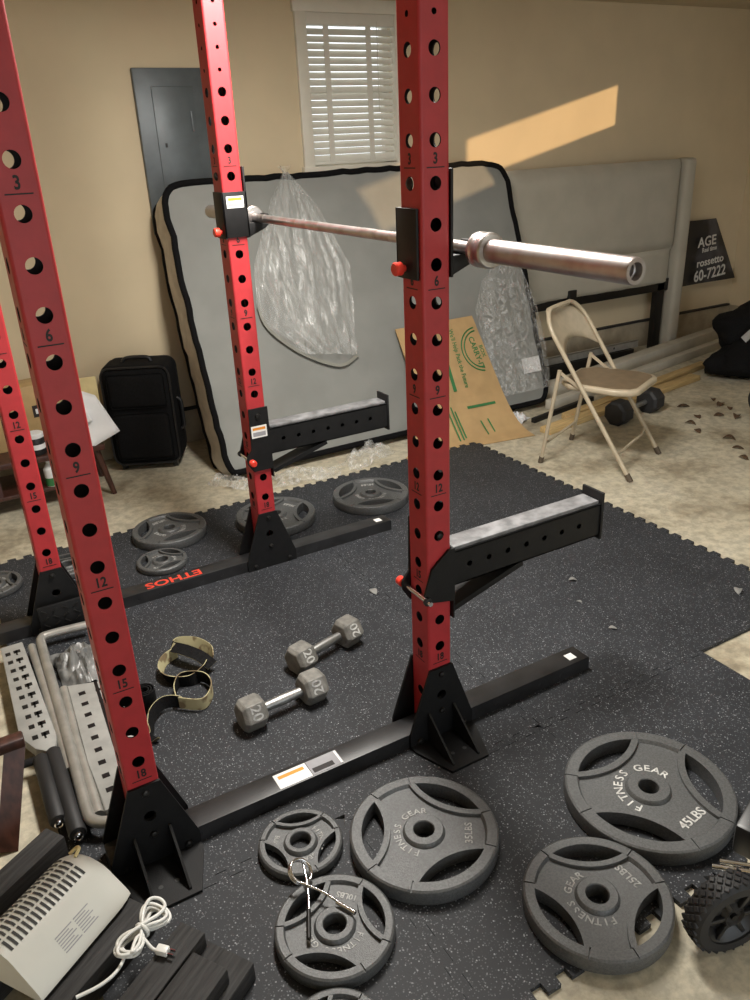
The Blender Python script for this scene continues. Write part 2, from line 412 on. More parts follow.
# ------------------------------------------------------------------ rubber mats with interlocking edges
def tooth(p, q, pitch=.066, d=.024):
    p = V(p); q = V(q); L = (q-p).length; e = (q-p)/L; n = V((e.y, -e.x)); k = max(1, round(L/pitch)); s = L/k; out = []
    for i in range(k):
        b = p+e*(s*i)
        for a, h in ((.10, -.5), (.17, .5), (.60, .5), (.67, -.5)):
            a2 = a+(-.05 if h > 0 and a < .4 else .05 if h > 0 else 0)
            out.append(b+e*(s*a2)+n*(d*h))
    return out
def matpoly(x0, x1, y0, y1, sides, split=None):
    P = [(x0, y0), (x1, y0), (x1, y1), (x0, y1)]; pts = []
    for i in range(4):
        a, b = P[i], P[(i+1) % 4]; pts.append(V(a)); k = sides[i]
        if k == 3: pts += tooth(a, (split, a[1]))+[V((split, a[1]))]
        if k == 1: pts += tooth(a, b)
        elif k == 2: pts += tooth(b, a)[::-1]
    return pts
def rubber_mat(x0, x1, y0, y1, sides, label, split=None):
    cx, cy = (x0+x1)/2, (y0+y1)/2
    po = [((p.x-cx)*.9985, (p.y-cy)*.9985) for p in matpoly(x0, x1, y0, y1, sides, split)]
    o = M().prism(po, FLOOR, 0).build('rubber_mat', RUBBER, smooth=0); o.location = (cx, cy, 0)
    tag(o, label, 'gym mat', 'interlocking rubber floor mats')
YM, XS = -.13, 1.1
rubber_mat(-.2, XS, YM, 1.93, (1, 1, 1, 0), 'speckled black rubber mat under the tool case, dumbbells and lifting straps')
rubber_mat(XS, 2.4, YM, 1.93, (3, 1, 1, 2), 'speckled black rubber mat with a toothed edge in front of the folding chair', 1.8)
rubber_mat(-.2, .45, -.745, YM, (1, 1, 2, 0), 'speckled black rubber mat partly under the black wooden blocks and white heater')
rubber_mat(.45, XS, -.745, YM, (1, 1, 2, 2), 'speckled black rubber mat under the large plate in the bottom centre')
rubber_mat(XS, 1.8, -.745, YM, (1, 0, 2, 2), 'speckled black rubber mat under the largest plate at the right')

# ------------------------------------------------------------------ power rack
PT = .085344; Z18 = .3118
hz = lambda n: Z18+(18-n)*PT
CX = .8400; YB, YF = 0., 1.24; HW = .0375; HD = .044
FR = {'-y': ((1, 0, 0), (0, 0, 1), (0, -HD, 0)), '+y': ((-1, 0, 0), (0, 0, 1), (0, HD, 0)), '-x': ((0, -1, 0), (0, 0, 1), (-HW, 0, 0)), '+x': ((0, 1, 0), (0, 0, 1), (HW, 0, 0))}
def make_upright(parent, x, y):
    m = M(); zt = 2.26; rc = .007; a = HW-rc; b = HD-rc
    holes = [(hz(n), .0148, 0) for n in range(1, 19)]+[(.15, .0148, 0)]+[(hz(1)+.064*k, .0062, 0) for k in range(1, 8)]
    for k, (fx, fy, o) in FR.items():
        F = frame(o, fx, fy)
        m.holed(-(a if k[1] == 'y' else b), a if k[1] == 'y' else b, .0, zt, holes, .0041, F, 0)
        m.holed(-(a if k[1] == 'y' else b), a if k[1] == 'y' else b, .0, zt, holes, -.0041, F @ MX.Translation((0, 0, -.0041)), 1)
        if k in ('-y', '-x'):
            for n in (3, 6, 9, 12, 15, 18):
                G = frame(V(o)+V(FR[k][0]).cross(V((0, 0, 1)))*.0004, fx, fy)
                m.text(str(n), .031, G @ MX.Translation((0, hz(n)-.0365, 0)), 1, .028, sx=.8)
                m.box(-.023, .023, -.0012, .0012, 0, .0004, 1, xf=G @ MX.Translation((0, hz(n)-.0535, 0)))
    for sx, sy, a0 in ((1, 1, 0), (-1, 1, 90), (-1, -1, 180), (1, -1, 270)):
        vs = []; fs = []
        for i in range(5):
            t = R(a0+90*i/4)
            for z in (0, zt): vs.append((sx*a+rc*cos(t), sy*b+rc*sin(t), z))
        for i in range(4): fs.append((2*i, 2*i+2, 2*i+3, 2*i+1))
        m.add(vs, fs, 0)
    o = m.build('upright', [RED, INK], parent, smooth=35); o.location = (x, y+HD, 0); return o
rack = thing('power_rack', 'red four-post power rack with numbered holes and black base rails on rubber mats', 'power rack', (0, 0, 0))
ups = [make_upright(rack, x, y) for x, y in ((0, YB), (CX, YB), (CX, YF), (0, YF))]
def rail(y, label_kind):
    m = M(); x0, x1, h = (-.11 if label_kind == 'near' else -.22), 1.42, .047
    F = frame((0, y, 0), (1, 0, 0), (0, 0, 1))
    hs = [(x, .0065, .0235) for x in [-.06+.085*i for i in range(17)]]
    m.holed(0, h, -x1, -x0, [(-x, r, zc) for x, r, zc in hs], .004, frame((0, y, 0), (0, 0, 1), (-1, 0, 0)), 0, 12)
    m.box(x0, x1, y+.001, y+.076, 0, h, bev=.004)
    m.box(1.355, 1.385, y+.02, y+.05, h, h+.0008, 1)
    if label_kind == 'near':
        m.box(.335, .43, y+.006, y+.062, h, h+.0008, 1, bev=.0003); m.box(.345, .42, y+.040, y+.052, h+.0008, h+.0012, 2)
        m.box(.432, .525, y+.006, y+.062, h, h+.0008, 3); m.box(.438, .50, y+.012, y+.03, h+.0008, h+.0012, 4)
        m.box(.517, .523, y+.008, y+.060, h+.0008, h+.0012, 1)
    else:
        G = MX.Translation((.435, y+.036, h+.0005)) @ MX.Rotation(pi, 4, 'Z')
        m.text('ETHOS', .062, G, 5, .02, sx=1.18)
    o = m.build('base_rail', [RAILB, WHITELABEL, ORANGE, GREYPRINT, INK, LOGORED], rack); return o
rail(YB, 'near'); rail(YF, 'far')
def bolt(parent, x, y, z, s):
    T = MX.Translation((x, y, z)) @ MX.Rotation(R(90)*s, 4, 'X')
    M().lathe([(.0, .008), (.005, .0078), (.0085, .006), (.0095, .003), (.0095, 0)], 14, xf=T).build('bolt', DARKMET, parent)
def gusset(x, y, s, foot):
    """s=-1: on the -y face, +1: on the +y face"""
    yf = y if s < 0 else y+2*HD; m = M(); th = .007; H = .243
    F = frame((x, yf+s*th, 0), (1, 0, 0), (0, 0, 1)) if s < 0 else frame((x, yf+s*th, 0), (-1, 0, 0), (0, 0, 1))
    m.holed(-.035, .035, 0, H, [(.15, .0148, 0)], th, F)
    for q in (-1, 1):
        m.prism([(q*.035, 0), (q*.108, 0), (q*.108, .045), (q*.038, H), (q*.035, H)], -th, 0, xf=F)
    m.box(-.035, .035, H-.001, H, -th, 0, xf=F)
    if foot:
        po = [(-.106, 0), (-.106, .03), (-.062, .148), (.062, .148), (.106, .03), (.106, 0)]
        m.prism([(x+a, yf+s*b) for a, b in po], 0, .008)
        for q in (-.043, .043):
            T = frame((x+q-.003, yf, 0), (0, s, 0), (0, 0, 1))
            m.prism([(.007, .008), (.132, .008), (.132, .014), (.012, .105), (.007, .105)], -.003, .003, xf=T)
    o = m.build('foot_bracket' if foot else 'gusset_plate', BLACK, rack)
    for bx, bz in ((0, .221), (0, .094), (-.076, .018), (.076, .018)): bolt(o, x+bx, yf+s*th, bz, -s)
    if foot:
        for bx in (-.02, .02): M().cyl((x+bx, yf+s*.09, .008), (x+bx, yf+s*.09, .0085), .006, n=12).build('bolt_hole', DARKSLOT, o)
for x in (0, CX):
    gusset(x, YB, -1, True); gusset(x, YB, 1, False); gusset(x, YF, -1, False); gusset(x, YF, 1, True)
bolt(rack, CX, YB, hz(14), 1)
for z_, u in ((hz(4), (CX, YB)), (hz(4), (CX, YF))):
    T = MX.Translation((u[0]-HW, u[1]+HD, z_)) @ MX.Rotation(R(-90), 4, 'Y')
    M().lathe([(0, .008), (.008, .007), (.012, .004), (.013, 0)], 16, xf=T).build('bolt', DARKMET, rack)

# ------------------------------------------------------------------ bar hooks, arms, bar
def bar_hook(y, s, label):
    """s=+1: the rack's inside is +y"""
    t = thing('bar_hook', label, 'bar hook', (CX, y+HD, 0), 0, 'hooks holding the barbell')
    m = M(); g = HW+.0012; gy = HD+.0012; k = .007
    fl = lambda a, b: (a, b) if s > 0 else (-b, -a)
    m.box(-g-k, g+k, *fl(gy, gy+k), 1.308, 1.457, bev=.0015)
    m.box(-g-k, -g, *fl(-.034, gy+k), 1.304, 1.457, bev=.0015)
    m.box(g, g+k, *fl(-.046, gy+k), 1.304, 1.535, bev=.0015)
    m.build('bracket', BLACK, t)
    m = M(); F = frame((0, 0, 0), (1, 0, 0), (0, 0, 1))
    m.prism([(g+k, 1.300), (g+k, 1.349), (.113, 1.349), (.117, 1.377), (.131, 1.377), (.137, 1.346), (.115, 1.328)], -.027, .027, xf=F, bev=.002)
    m.build('hook', BLACK, t)
    m = M(); T = MX.Translation((-g-k, s*.018, 1.327)) @ MX.Rotation(R(-90), 4, 'Y')
    m.lathe([(.008, 0), (.008, .008), (.0145, .009), (.0155, .012), (.0155, .026), (.013, .029), (0, .029)], 20, xf=T); m.build('knob', REDPLASTIC, t)
    if s < 0:
        m = M(); m.box(-.03, .032, -gy-k-.0006, -gy-k, 1.405, 1.443, 0); m.box(-.024, .026, -gy-k-.0009, -gy-k-.0006, 1.429, 1.438, 1)
        m.box(-.024, .026, -gy-k-.0009, -gy-k-.0006, 1.41, 1.422, 2)
        m.build('label_sticker', [WHITELABEL, ORANGE, GREYPRINT], t)
    return t
bar_hook(YB, 1, 'black hook with red knob on the nearest upright, cradling the barbell beside its collar')
bar_hook(YF, -1, 'black hook with white sticker and red knob on the far upright before the mattress')
def spotter_arm(y, s, label):
    t = thing('spotter_arm', label, 'spotter arm', (CX, y+HD, 0), 0, 'safety arms on the front uprights')
    fl = lambda a, b: (a, b) if s > 0 else (-b, -a)
    XF = frame((0, 0, 0), (1, 0, 0), (0, 0, 1)); g = HW+.0012; gy = HD+.0012; th = .007
    m = M(); x0, x1, z0, z1 = .045, .582, .484, .587; w = .037
    for q in (-1, 1):
        F = frame((0, q*w, 0), (0, 0, 1), (q, 0, 0))
        hs = [(q*(.105+.066*i), .0085, .537) for i in range(7)]
        m.holed(z0, z1, min(q*x0, q*x1), max(q*x0, q*x1), hs, .004, F, 0, 14)
    m.box(x0, x1, -w, w, z1-.004, z1); m.box(x0, x1, -w, w, z0, z0+.004)
    m.build('beam', BLACK, t)
    M().box(x0+.008, x1-.004, -.033, .033, z1, z1+.012, bev=.003).build('pad', PADGREY, t)
    M().box(x1, x1+.009, -.043, .043, z0-.012, .624, bev=.002).build('end_plate', BLACK, t)
    m = M(); a = V((.295, 0, z0-.006)); b = V((.055, 0, .408)); d = (b-a).normalized(); n = V((-d.z, 0, d.x))*.012
    m.prism([(p.x, p.z) for p in (a-n*.7, a+n*.7, b+n*.7, b-n*.7)], -.034, .034, xf=XF); m.build('brace', BLACK, t)
    m = M(); m.box(g+.001, .045, -.052, .052, .392, .608, bev=.001)
    def plate(po, a, b): m.prism(po, min(-a, -b), max(-a, -b), xf=XF)
    plate([(.026, .607), (.045, .607), (.045, .447), (-.033, .464), (-.052, .489), (-.028, .563)], -s*gy, -s*(gy+th))
    plate([(-.034, .684), (.043, .684), (.045, .43), (-.038, .43), (-.060, .466), (-.060, .494), (-.038, .52)], s*gy, s*(gy+th))
    m.build('bracket', BLACK, t)
    m = M(); X, Z = -.047, .476
    m.cyl((X, -s*.074, Z), (X, s*.066, Z), .0065, n=14); pin = m.build('locking_pin', CHROME, t)
    M().cyl((X, -s*.054, Z), (X, -s*.061, Z), .012, n=16).build('pin_collar', BLKPL, pin)
    m = M(); T = MX.Translation((X, s*.064, Z)) @ MX.Rotation(R(-90)*s, 4, 'X')
    m.lathe([(.008, 0), (.0135, .002), (.0135, .02), (.010, .024), (0, .024)], 18, xf=T); m.build('knob', REDPLASTIC, pin)
    if s < 0:
        m = M(); yy = -gy-th; m.box(-.032, .032, yy-.0006, yy, .567, .615, 0); m.box(-.026, .026, yy-.0009, yy-.0006, .598, .608, 1); m.box(-.026, .026, yy-.0009, yy-.0006, .573, .59, 2)
        m.build('label_sticker', [WHITELABEL, ORANGE, GREYPRINT], t)
        M().lathe([(0, .007), (.010, .006), (.012, 0)], 14, xf=MX.Translation((0, yy, .652)) @ MX.Rotation(R(90), 4, 'X')).build('bolt', DARKMET, t)
    return t
spotter_arm(YB, 1, 'black spotter arm with grey pad and silver pin on the nearest upright')
spotter_arm(YF, -1, 'black spotter arm with white sticker on the far upright before the mattress')

bar = thing('barbell', 'steel Olympic barbell resting across the two black rack hooks', 'barbell', (.932, .632, 1.3635))
m = M(); YS = [-.68, -.62, -.54, -.40, -.36, -.20, -.155, -.06, -.02, .02, .06, .155, .20, .36, .40, .54, .62, .68]
m.cyl((0, -.68, 0), (0, .68, 0), .0138, n=20); m.build('shaft', RUST, bar)
for a, b in ((-.60, -.56), (-.33, -.29), (-.215, -.13), (.13, .215), (.29, .33), (.56, .60)): M().cyl((0, a, 0), (0, b, 0), .0143, n=20).build('smooth_band', STEEL, bar)
for q in (-1, 1):
    T = MX.Translation((0, q*.665, 0)) @ MX.Rotation(R(-90)*q, 4, 'X'); m = M()
    m.lathe([(.0139, -.006), (.02, -.006), (.0205, 0), (.035, 0), (.0385, .003), (.0395, .012), (.037, .016), (.037, .032), (.0392, .036), (.0385, .045), (.035, .049), (.0255, .05)], 40, 0, T)
    cl = m.build('collar', STEEL, bar)
    m = M(); m.lathe([(.0252, .049), (.0252, .462), (.0235, .466), (.0165, .466), (.0155, .464), (.0155, .45), (.0125, .449), (.0125, .43), (0, .43)], 40, 0, T)
    m.build('sleeve', RUST if q < 0 else RUST, bar)

# ------------------------------------------------------------------ weight plates
def make_plate(Rr, T, hub, words, lbs, phi, name_lbl, group, fs=.032, ls=.042, tw=118., tl=-76., rep=120., flip=False):
    rh = .0255; web = T-.010
    prof = [(rh, .003), (rh, T-.001), (rh+.002, T+.001), (hub-.003, T+.001), (hub, T-.002), (hub+.003, web), (Rr*.815, web), (Rr*.84, T-.001), (Rr*.845, T), (Rr-.006, T), (Rr-.0015, T-.003), (Rr, T-.008), (Rr, .007), (Rr-.0015, .003), (Rr-.006, 0), (Rr*.845, 0), (Rr*.815, .008), (hub+.003, .008), (hub, .001), (hub-.002, 0), (rh+.002, 0)]
    body = M().lathe(prof, 96, closed=True)
    # lens-shaped openings: a circle bulging toward the hub, cut by the rim
    d, rho = 1.46*Rr, .93*Rr; ro = .838*Rr
    def inter(rr, Rb):
        x = (Rb*Rb-rr*rr+d*d)/(2*d); return x, sqrt(max(0, Rb*Rb-x*x))
    def lens(rr, Rb, k=14):
        x, y = inter(rr, Rb); a = atan2(y, x); b = atan2(y, d-x)
        return [(Rb*cos(-a+2*a*i/k), Rb*sin(-a+2*a*i/k)) for i in range(k+1)]+[(d-rr*cos(b-2*b*i/k), rr*sin(b-2*b*i/k)) for i in range(1, k)]
    bands = M(); cut = M()
    bw = .085*Rr
    for q in range(3):
        A = MX.Rotation(R(phi+120*q), 4, 'Z')
        bands.prism(lens(rho+bw, Rr*.86), .006, T-.0004, xf=A)
        cut.prism(lens(rho, ro), -.02, T+.02, xf=A)
    body = boolean(body, bands, 'UNION')
    for q in range(3):
        x, y = inter(rho+bw*.5, Rr)
        for s in (-1, 1):
            a = R(phi+120*q)+s*atan2(y, x)
            cut.box(.83*Rr, Rr+.01, -.0016, .0016, T-.0045, T+.02, xf=MX.Rotation(a, 4, 'Z'))
    body = boolean(body, cut, 'DIFFERENCE')
    t = thing('weight_plate', name_lbl, 'weight plate', (0, 0, 0), 0, group)
    body.build('disc', IRON, t, smooth=28)
    m = M(); rt = hub+.006+fs*.42
    def arc(st, mid, rr, size, step):
        n = len(st)
        for i, chh in enumerate(st):
            if chh == ' ': continue
            a = R(mid+((n-1)/2-i)*step) if not flip else R(mid-((n-1)/2-i)*step)
            up = -pi/2 if not flip else pi/2
            m.text(chh, size, MX.Rotation(a, 4, 'Z') @ MX.Translation((rr, 0, web)) @ MX.Rotation(up, 4, 'Z'), 0, .012, ext=.0012, sx=1.05)
    st = fs*.72/rt*180/pi
    arc(words, tw, rt, fs, st)
    m.build('lettering', IRONW if Rr > .2 else IRONL, t, smooth=0); m = M()
    if lbs:
        rl = Rr*.60; arc_step = ls*.66/rl*180/pi
        a0 = tl; n = len(lbs)
        G = MX.Rotation(R(tl), 4, 'Z') @ MX.Translation((rl, 0, web)) @ MX.Rotation(pi/2, 4, 'Z')
        m.text(lbs, ls, G, 0, .012, ext=.0012)
    m.build('weight_mark', IRONW if Rr > .2 else IRONL, t, smooth=0)
    return t
GP = 'weight plates lying on the mats'
FG = 'FITNESS GEAR'
p45 = make_plate(.213, .046, .055, FG, '45LBS', -26, 'largest iron plate at the right, lettered 45LBS', GP, fs=.032, ls=.036, tw=108, tl=-83)
p45.location = (1.15, -.497, 0)
p25 = make_plate(.165, .042, .047, FG, '25LBS', 58, 'iron plate lettered 25LBS, half off the mat beside the black wheel', GP, fs=.024, ls=.027, tw=172, tl=2)
p25.location = (.811, -.662, 0)
p35 = make_plate(.184, .044, .050, FG, '35LBS', 29, 'iron plate in the bottom centre, beside the clip-topped plate and near rail', GP, fs=.024, ls=.026, tw=140, tl=-34)
p35.location = (.583, -.303, 0)
p10 = make_plate(.133, .036, .044, FG, '10LBS', 110, 'mid-size iron plate under the steel spring clip', GP, fs=.020, ls=.020, tw=-128, tl=43)
p10.location = (.278, -.412, 0)
p5 = make_plate(.105, .027, .040, FG, '5LBS', 70, 'small iron plate beside the base rail, behind the plate with the clip', GP, fs=.016, ls=.015, tw=-44, tl=142)
p5.location = (.315, -.155, 0)
dup(p5, 'small iron plate cut off by the bottom edge of the frame', (.170, -.628, 0), R(40))
dup(p35, 'iron plate behind the far rail, farthest right, lying before the cardboard', (1.505, 1.575, 0), R(103))
dup(p35, 'iron plate standing partly hidden behind the far upright and its black base', (1.025, 1.625, 0), R(65))
dup(p25, 'iron plate on the mat edge behind the far rail, leftmost of the large ones there', (.562, 1.765, 0), R(100))
dup(p5, 'small iron plate between the far rail and the larger plate behind it', (.452, 1.51, 0), R(92))
dup(p5, 'small iron plate glimpsed behind the nearest left upright and far rail', (.10, 1.70, 0), R(15))
dup(p5, 'small iron plate at the left edge of the frame behind the far rail', (-.185, 1.70, 0), R(50))

# ------------------------------------------------------------------ dumbbells
def dumbbell(label, loc, rz, iron, half=.105, rad=.054, hl=.078, n=6, num='20', group=None):
    ap = rad*cos(pi/n)
    t = thing('dumbbell', label, 'dumbbell', (loc[0], loc[1], loc[2]+ap), rz, group)
    for q in (-1, 1):
        m = M(); T = MX.Translation((q*half, 0, 0)) @ MX.Rotation(R(90), 4, 'Y') @ MX.Rotation(pi/n, 4, 'Z')
        h = hl/2; m.lathe([(0, -h), (rad*.78, -h), (rad, -h+.013), (rad, h-.013), (rad*.78, h), (0, h)], n, 0, T)
        hd = m.build('head', iron, t, smooth=0)
        md = hd.modifiers.new('b', 'BEVEL'); md.width = .0022; md.segments = 1; md.limit_method = 'ANGLE'; md.angle_limit = R(20)
        if num:
            nrm = V((0, -cos(R(30)), sin(R(30)))); dn = V((0, -sin(R(30)), -cos(R(30))))
            G = frame(V((q*half, 0, 0))+nrm*(ap+.0005), dn*(1 if q < 0 else -1), (-nrm.cross(dn)) if False else nrm.cross(dn)*(1 if q < 0 else -1))
            M().text(num, .046, G, 0, .012, ext=.0006).build('number', IRONW if loc[1] > .5 else IRONL, hd, smooth=0)
    m = M(); m.tube([(-half+hl/2-.004, 0, 0), (-.04, 0, 0), (0, 0, 0), (.04, 0, 0), (half-hl/2+.004, 0, 0)], [.0145, .0155, .0172, .0155, .0145], 18); m.build('handle', HANDLE, t)
    return t
GD = 'twin grey dumbbells'
dumbbell('grey hexagonal dumbbell closest to the near rail, left of the pair', (.492, .348, 0), R(4), HEXG, group=GD, num='20')
dumbbell('grey hexagonal dumbbell with bold white 20s, farther of the pair', (.735, .540, 0), R(15), HEXG, group=GD)
dumbbell('black dumbbell on the concrete floor under the folding chair', (3.455, 1.735, FLOOR), R(10), BLKRUB, half=.165, rad=.078, hl=.11, n=8, num=None)
# ------------------------------------------------------------------ mattress leaning on the back wall
TH = R(20); MO = V((0, 2.205, .018)); MU = V((0, sin(TH), cos(TH))); MN = V((0, -cos(TH), sin(TH)))
MF = MX(((1, 0, MN.x, MO.x), (0, MU.y, MN.y, MO.y), (0, MU.z, MN.z, MO.z), (0, 0, 0, 1)))   # local x, s (up the slope), n (toward the room)
MX0, MX1, MS, MT = 1.015, 3.195, 1.52, .262
def rrect(x0, x1, y0, y1, r, k=8):
    out = []
    for cx, cy, a in ((x1-r, y1-r, 0), (x0+r, y1-r, 90), (x0+r, y0+r, 180), (x1-r, y0+r, 270)):
        for i in range(k+1): t = R(a+90*i/k); out.append((cx+r*cos(t), cy+r*sin(t)))
    return out
def dens(p, step=.05):
    out = []
    for i in range(len(p)):
        a, b = V(p[i]), V(p[(i+1) % len(p)]); n = max(1, int((b-a).length/step))
        out += [a+(b-a)*j/n for j in range(n)]
    return out
def settle(o):
    for v in o.data.vertices: v.co.z = max(FLOOR+.002, v.co.z); v.co.y = min(2.955, v.co.y)
    return o
mt = thing('mattress', 'large grey mattress with black piping, standing on its side against the back wall', 'mattress', (0, 0, 0))
ol = dens(rrect(MX0, MX1, 0, MS, .12)); n = len(ol)
edge = []   # gentle waviness of the seam
for i, p in enumerate(ol):
    w_ = .012*NZ.noise(V((p.x*9, p.y*9, 1.7)))+.006*NZ.noise(V((p.x*22, p.y*22, 5)))
    edge.append((p.x+w_, max(.02, p.y+w_)))
def mface(sgn, zf):
    vs = []; fs = []; rings = 14; cx, cy = (MX0+MX1)/2, MS/2
    for k in range(rings):
        q = 1-(k/rings)**1.0
        for (x, y) in edge:
            X, Y = cx+(x-cx)*q, cy+(y-cy)*q
            e = min(1, (1-q)*4)
            wr = .009*NZ.noise(V((X*2.2+Y*1.4, Y*4.5-X*2.5, 3)))+.004*NZ.noise(V((X*7+Y*6, Y*11-X*5, 9)))
            vs.append((X, Y, zf+sgn*(.02*sin(e*pi/2)+wr*e)))
    vs.append((cx, cy, zf+sgn*.02))
    for k in range(rings-1):
        for i in range(n): fs.append((k*n+i, k*n+(i+1) % n, (k+1)*n+(i+1) % n, (k+1)*n+i))
    for i in range(n): fs.append(((rings-1)*n+i, (rings-1)*n+(i+1) % n, rings*n))
    return vs, fs
m = M(MF); m.add(*mface(1, -.012)); settle(m.build('front_panel', FABG, mt, smooth=60))
m = M(MF); m.add(*mface(-1, -MT+.012)); settle(m.build('back_panel', FABG, mt, smooth=60))
m = M(MF); vs = []; fs = []; L_ = 7
for k in range(L_):
    z = -.014-(MT-.028)*k/(L_-1); b = .012*sin(pi*k/(L_-1))
    cx, cy = (MX0+MX1)/2, MS/2
    for i, (x, y) in enumerate(edge):
        dx, dy = x-cx, y-cy; l = sqrt(dx*dx+dy*dy); jj = b+.007*NZ.noise(V((x*14, y*14, z*20)))
        vs.append((x+dx/l*jj, max(.004, y+dy/l*jj), z))
for k in range(L_-1):
    for i in range(n): fs.append((k*n+i, k*n+(i+1) % n, (k+1)*n+(i+1) % n, (k+1)*n+i))
m.add(vs, fs); settle(m.build('border', SIDEF, mt, smooth=60))
for z, r in ((-.010, .017), (-MT+.010, .013)):
    settle(M(MF).tube([(x, max(y, r*.9), z) for x, y in edge], r, 8, closed=True).build('piping', PIPE, mt, smooth=60))
m = M(MF); m.box(3.03, 3.17, .21, .305, .006, .0075); m.build('label_sticker', PAPER, mt)
SOFF = .07
# plastic bag hanging over the mattress
def rows_sheet(rows, nc, off, folds, amp, seed):
    """rows: (xl, sl, xr, sr) from top to bottom on the mattress face"""
    vs = []; fs = []; R_ = []
    for a, b in zip(rows[:-1], rows[1:]):
        for k in range(6): R_.append([a[j]+(b[j]-a[j])*k/6 for j in range(4)])
    R_.append(list(rows[-1])); nr = len(R_)
    for i, (xl, sl, xr, sr) in enumerate(R_):
        t = i/(nr-1)
        for j in range(nc+1):
            c_ = j/nc; x = xl+(xr-xl)*c_; s_ = sl+(sr-sl)*c_
            f = NZ.noise(V((c_*folds+t*1.2, t*1.6, seed)))+.45*NZ.noise(V((c_*folds*2-t*1.5, t*2.6, seed+4)))+.16*NZ.noise(V((c_*folds*2.5+t*3, t*6, seed+9)))
            vs.append((x, s_+SOFF, off+.03*sin(pi*c_)*min(1, t*3)+amp*(abs(f) if folds < 8 else abs(f))))
    for i in range(nr-1):
        for j in range(nc): q = i*(nc+1)+j; fs.append((q, q+nc+1, q+nc+2, q+1))
    return vs, fs
rows = [(1.655, 1.49, 1.74, 1.49), (1.672, 1.455, 1.70, 1.455), (1.56, 1.308, 1.827, 1.267), (1.40, .993, 1.951, .934), (1.365, .80, 1.93, .726), (1.385, .69, 1.905, .577), (1.442, .61, 1.895, .50), (1.58, .49, 1.885, .44)]
bag = thing('plastic_bag', 'clear plastic bag hanging down the front of the mattress, pinched at its top', 'plastic bag', (0, 0, 0))
m = M(MF); m.add(*rows_sheet(rows, 60, .022, 5, .055, 3)); m.build('film', FILM, bag, smooth=50)
pts = [(1.372, .78), (1.385, .69), (1.442, .605), (1.575, .49), (1.768, .40), (1.89, .44)]
m = M(MF); sp = smoothpath([(x, s_+SOFF, .03) for x, s_ in pts], 6)
m.ribbon(sp, .017, .003, lambda t: (.6, .8, 0)); m.build('hem', mat('folded bag hem', (.22, .22, .19), .5), bag, smooth=50)
rows = [(2.99, .86, 3.13, .86), (2.83, .75, 3.17, .72), (2.74, .576, 3.21, .57), (2.76, .356, 3.23, .33), (2.80, .17, 3.225, .15), (2.83, .03, 3.21, .03)]
wr = thing('plastic_sheet', 'shiny clear plastic wrap clinging to the right end of the mattress', 'plastic sheet', (0, 0, 0))
m = M(MF); m.add(*rows_sheet(rows, 40, .014, 6, .03, 21)); m.build('film', WRAP, wr, smooth=50)
def crumple(name, label, cx, cy, lx, ly, h, rz, material, seed, group=None, nx=30, ny=18):
    vs = []; fs = []
    for i in range(nx+1):
        for j in range(ny+1):
            u, v = i/nx*2-1, j/ny*2-1; e = max(0, 1-(u*u*.9+v*v*.9))
            z = .003+h*e**.5*(.35+.9*abs(NZ.noise(V((u*2.2, v*2.2, seed)))+.6*NZ.noise(V((u*5, v*5, seed)))))
            k = 1+.25*NZ.noise(V((u*1.5, v*1.5, seed+7)))
            vs.append((u*lx/2*k, v*ly/2*k, z))
    for i in range(nx):
        for j in range(ny): q = i*(ny+1)+j; fs.append((q, q+ny+1, q+ny+2, q+1))
    o = M().add(vs, fs).build(name, material, smooth=60); o.location = (cx, cy, 0 if name == 'plastic_wrap' else FLOOR); o.rotation_euler = (0, 0, rz)
    return tag(o, label, 'plastic sheet' if 'plastic' in name else 'paper', group)
crumple('plastic_sheet', 'crumpled clear plastic on the floor below the mattress, behind the far spotter arm', 1.38, 2.06, .34, .18, .05, R(-15), WRAP, 2)
crumple('plastic_sheet', 'bunched clear plastic on the floor below the mattress, left of the flattened cardboard box', 1.78, 2.09, .34, .14, .12, R(20), WRAP, 8)
crumple('plastic_sheet', 'bunched clear plastic under the left bottom corner of the mattress', 1.02, 2.20, .24, .12, .07, R(-50), WRAP, 5)
crumple('paper_sheet', 'crumpled white paper on the floor right of the flattened cardboard box', 2.84, 2.11, .17, .11, .07, R(30), PAPER, 12)

# flattened cardboard box
cb = thing('cardboard_box', 'flattened brown cardboard box with green printing leaning on the mattress', 'cardboard box', (0, 0, 0))
A0, A1, B0, B1, C0, C1 = V((2.15, 2.368, .61)), V((2.69, 2.368, .615)), V((2.17, 2.13, .20)), V((2.745, 2.13, .195)), V((1.95, 1.965, FLOOR+.004)), V((2.76, 1.835, FLOOR+.004))
def slab(q, th):
    nrm = (q[1]-q[0]).cross(q[3]-q[0]).normalized()*th
    vs = list(q)+[p-nrm for p in q]
    return vs, [(0, 1, 2, 3), (7, 6, 5, 4), (0, 4, 5, 1), (1, 5, 6, 2), (2, 6, 7, 3), (3, 7, 4, 0)]
m = M(); m.add(*slab([B0, B1, A1, A0], .006)); up_ = m.build('upper_flap', CARD, cb, smooth=0)
m = M(); nn = 8; vs = []
for i in range(nn+1):
    t = i/nn; s_ = -.05*sin(pi*t)
    a = C0.lerp(B0, t); b = C1.lerp(B1, t)
    for p in (a, b): vs += [p+V((0, 0, s_)) if False else V((p.x, p.y, max(FLOOR+.003, p.z+s_))), V((p.x, p.y+.004, max(FLOOR, p.z+s_-.005)))]
fs = []
for i in range(nn):
    a = i*4; b = a+4; fs += [(a, a+2, b+2, b), (a+1, b+1, b+3, a+3), (a, b, b+1, a+1), (a+2, a+3, b+3, b+2)]
fs += [(0, 1, 3, 2), (nn*4, nn*4+2, nn*4+3, nn*4+1)]
m.add(vs, fs); lo_ = m.build('lower_flap', CARD, cb, smooth=50)
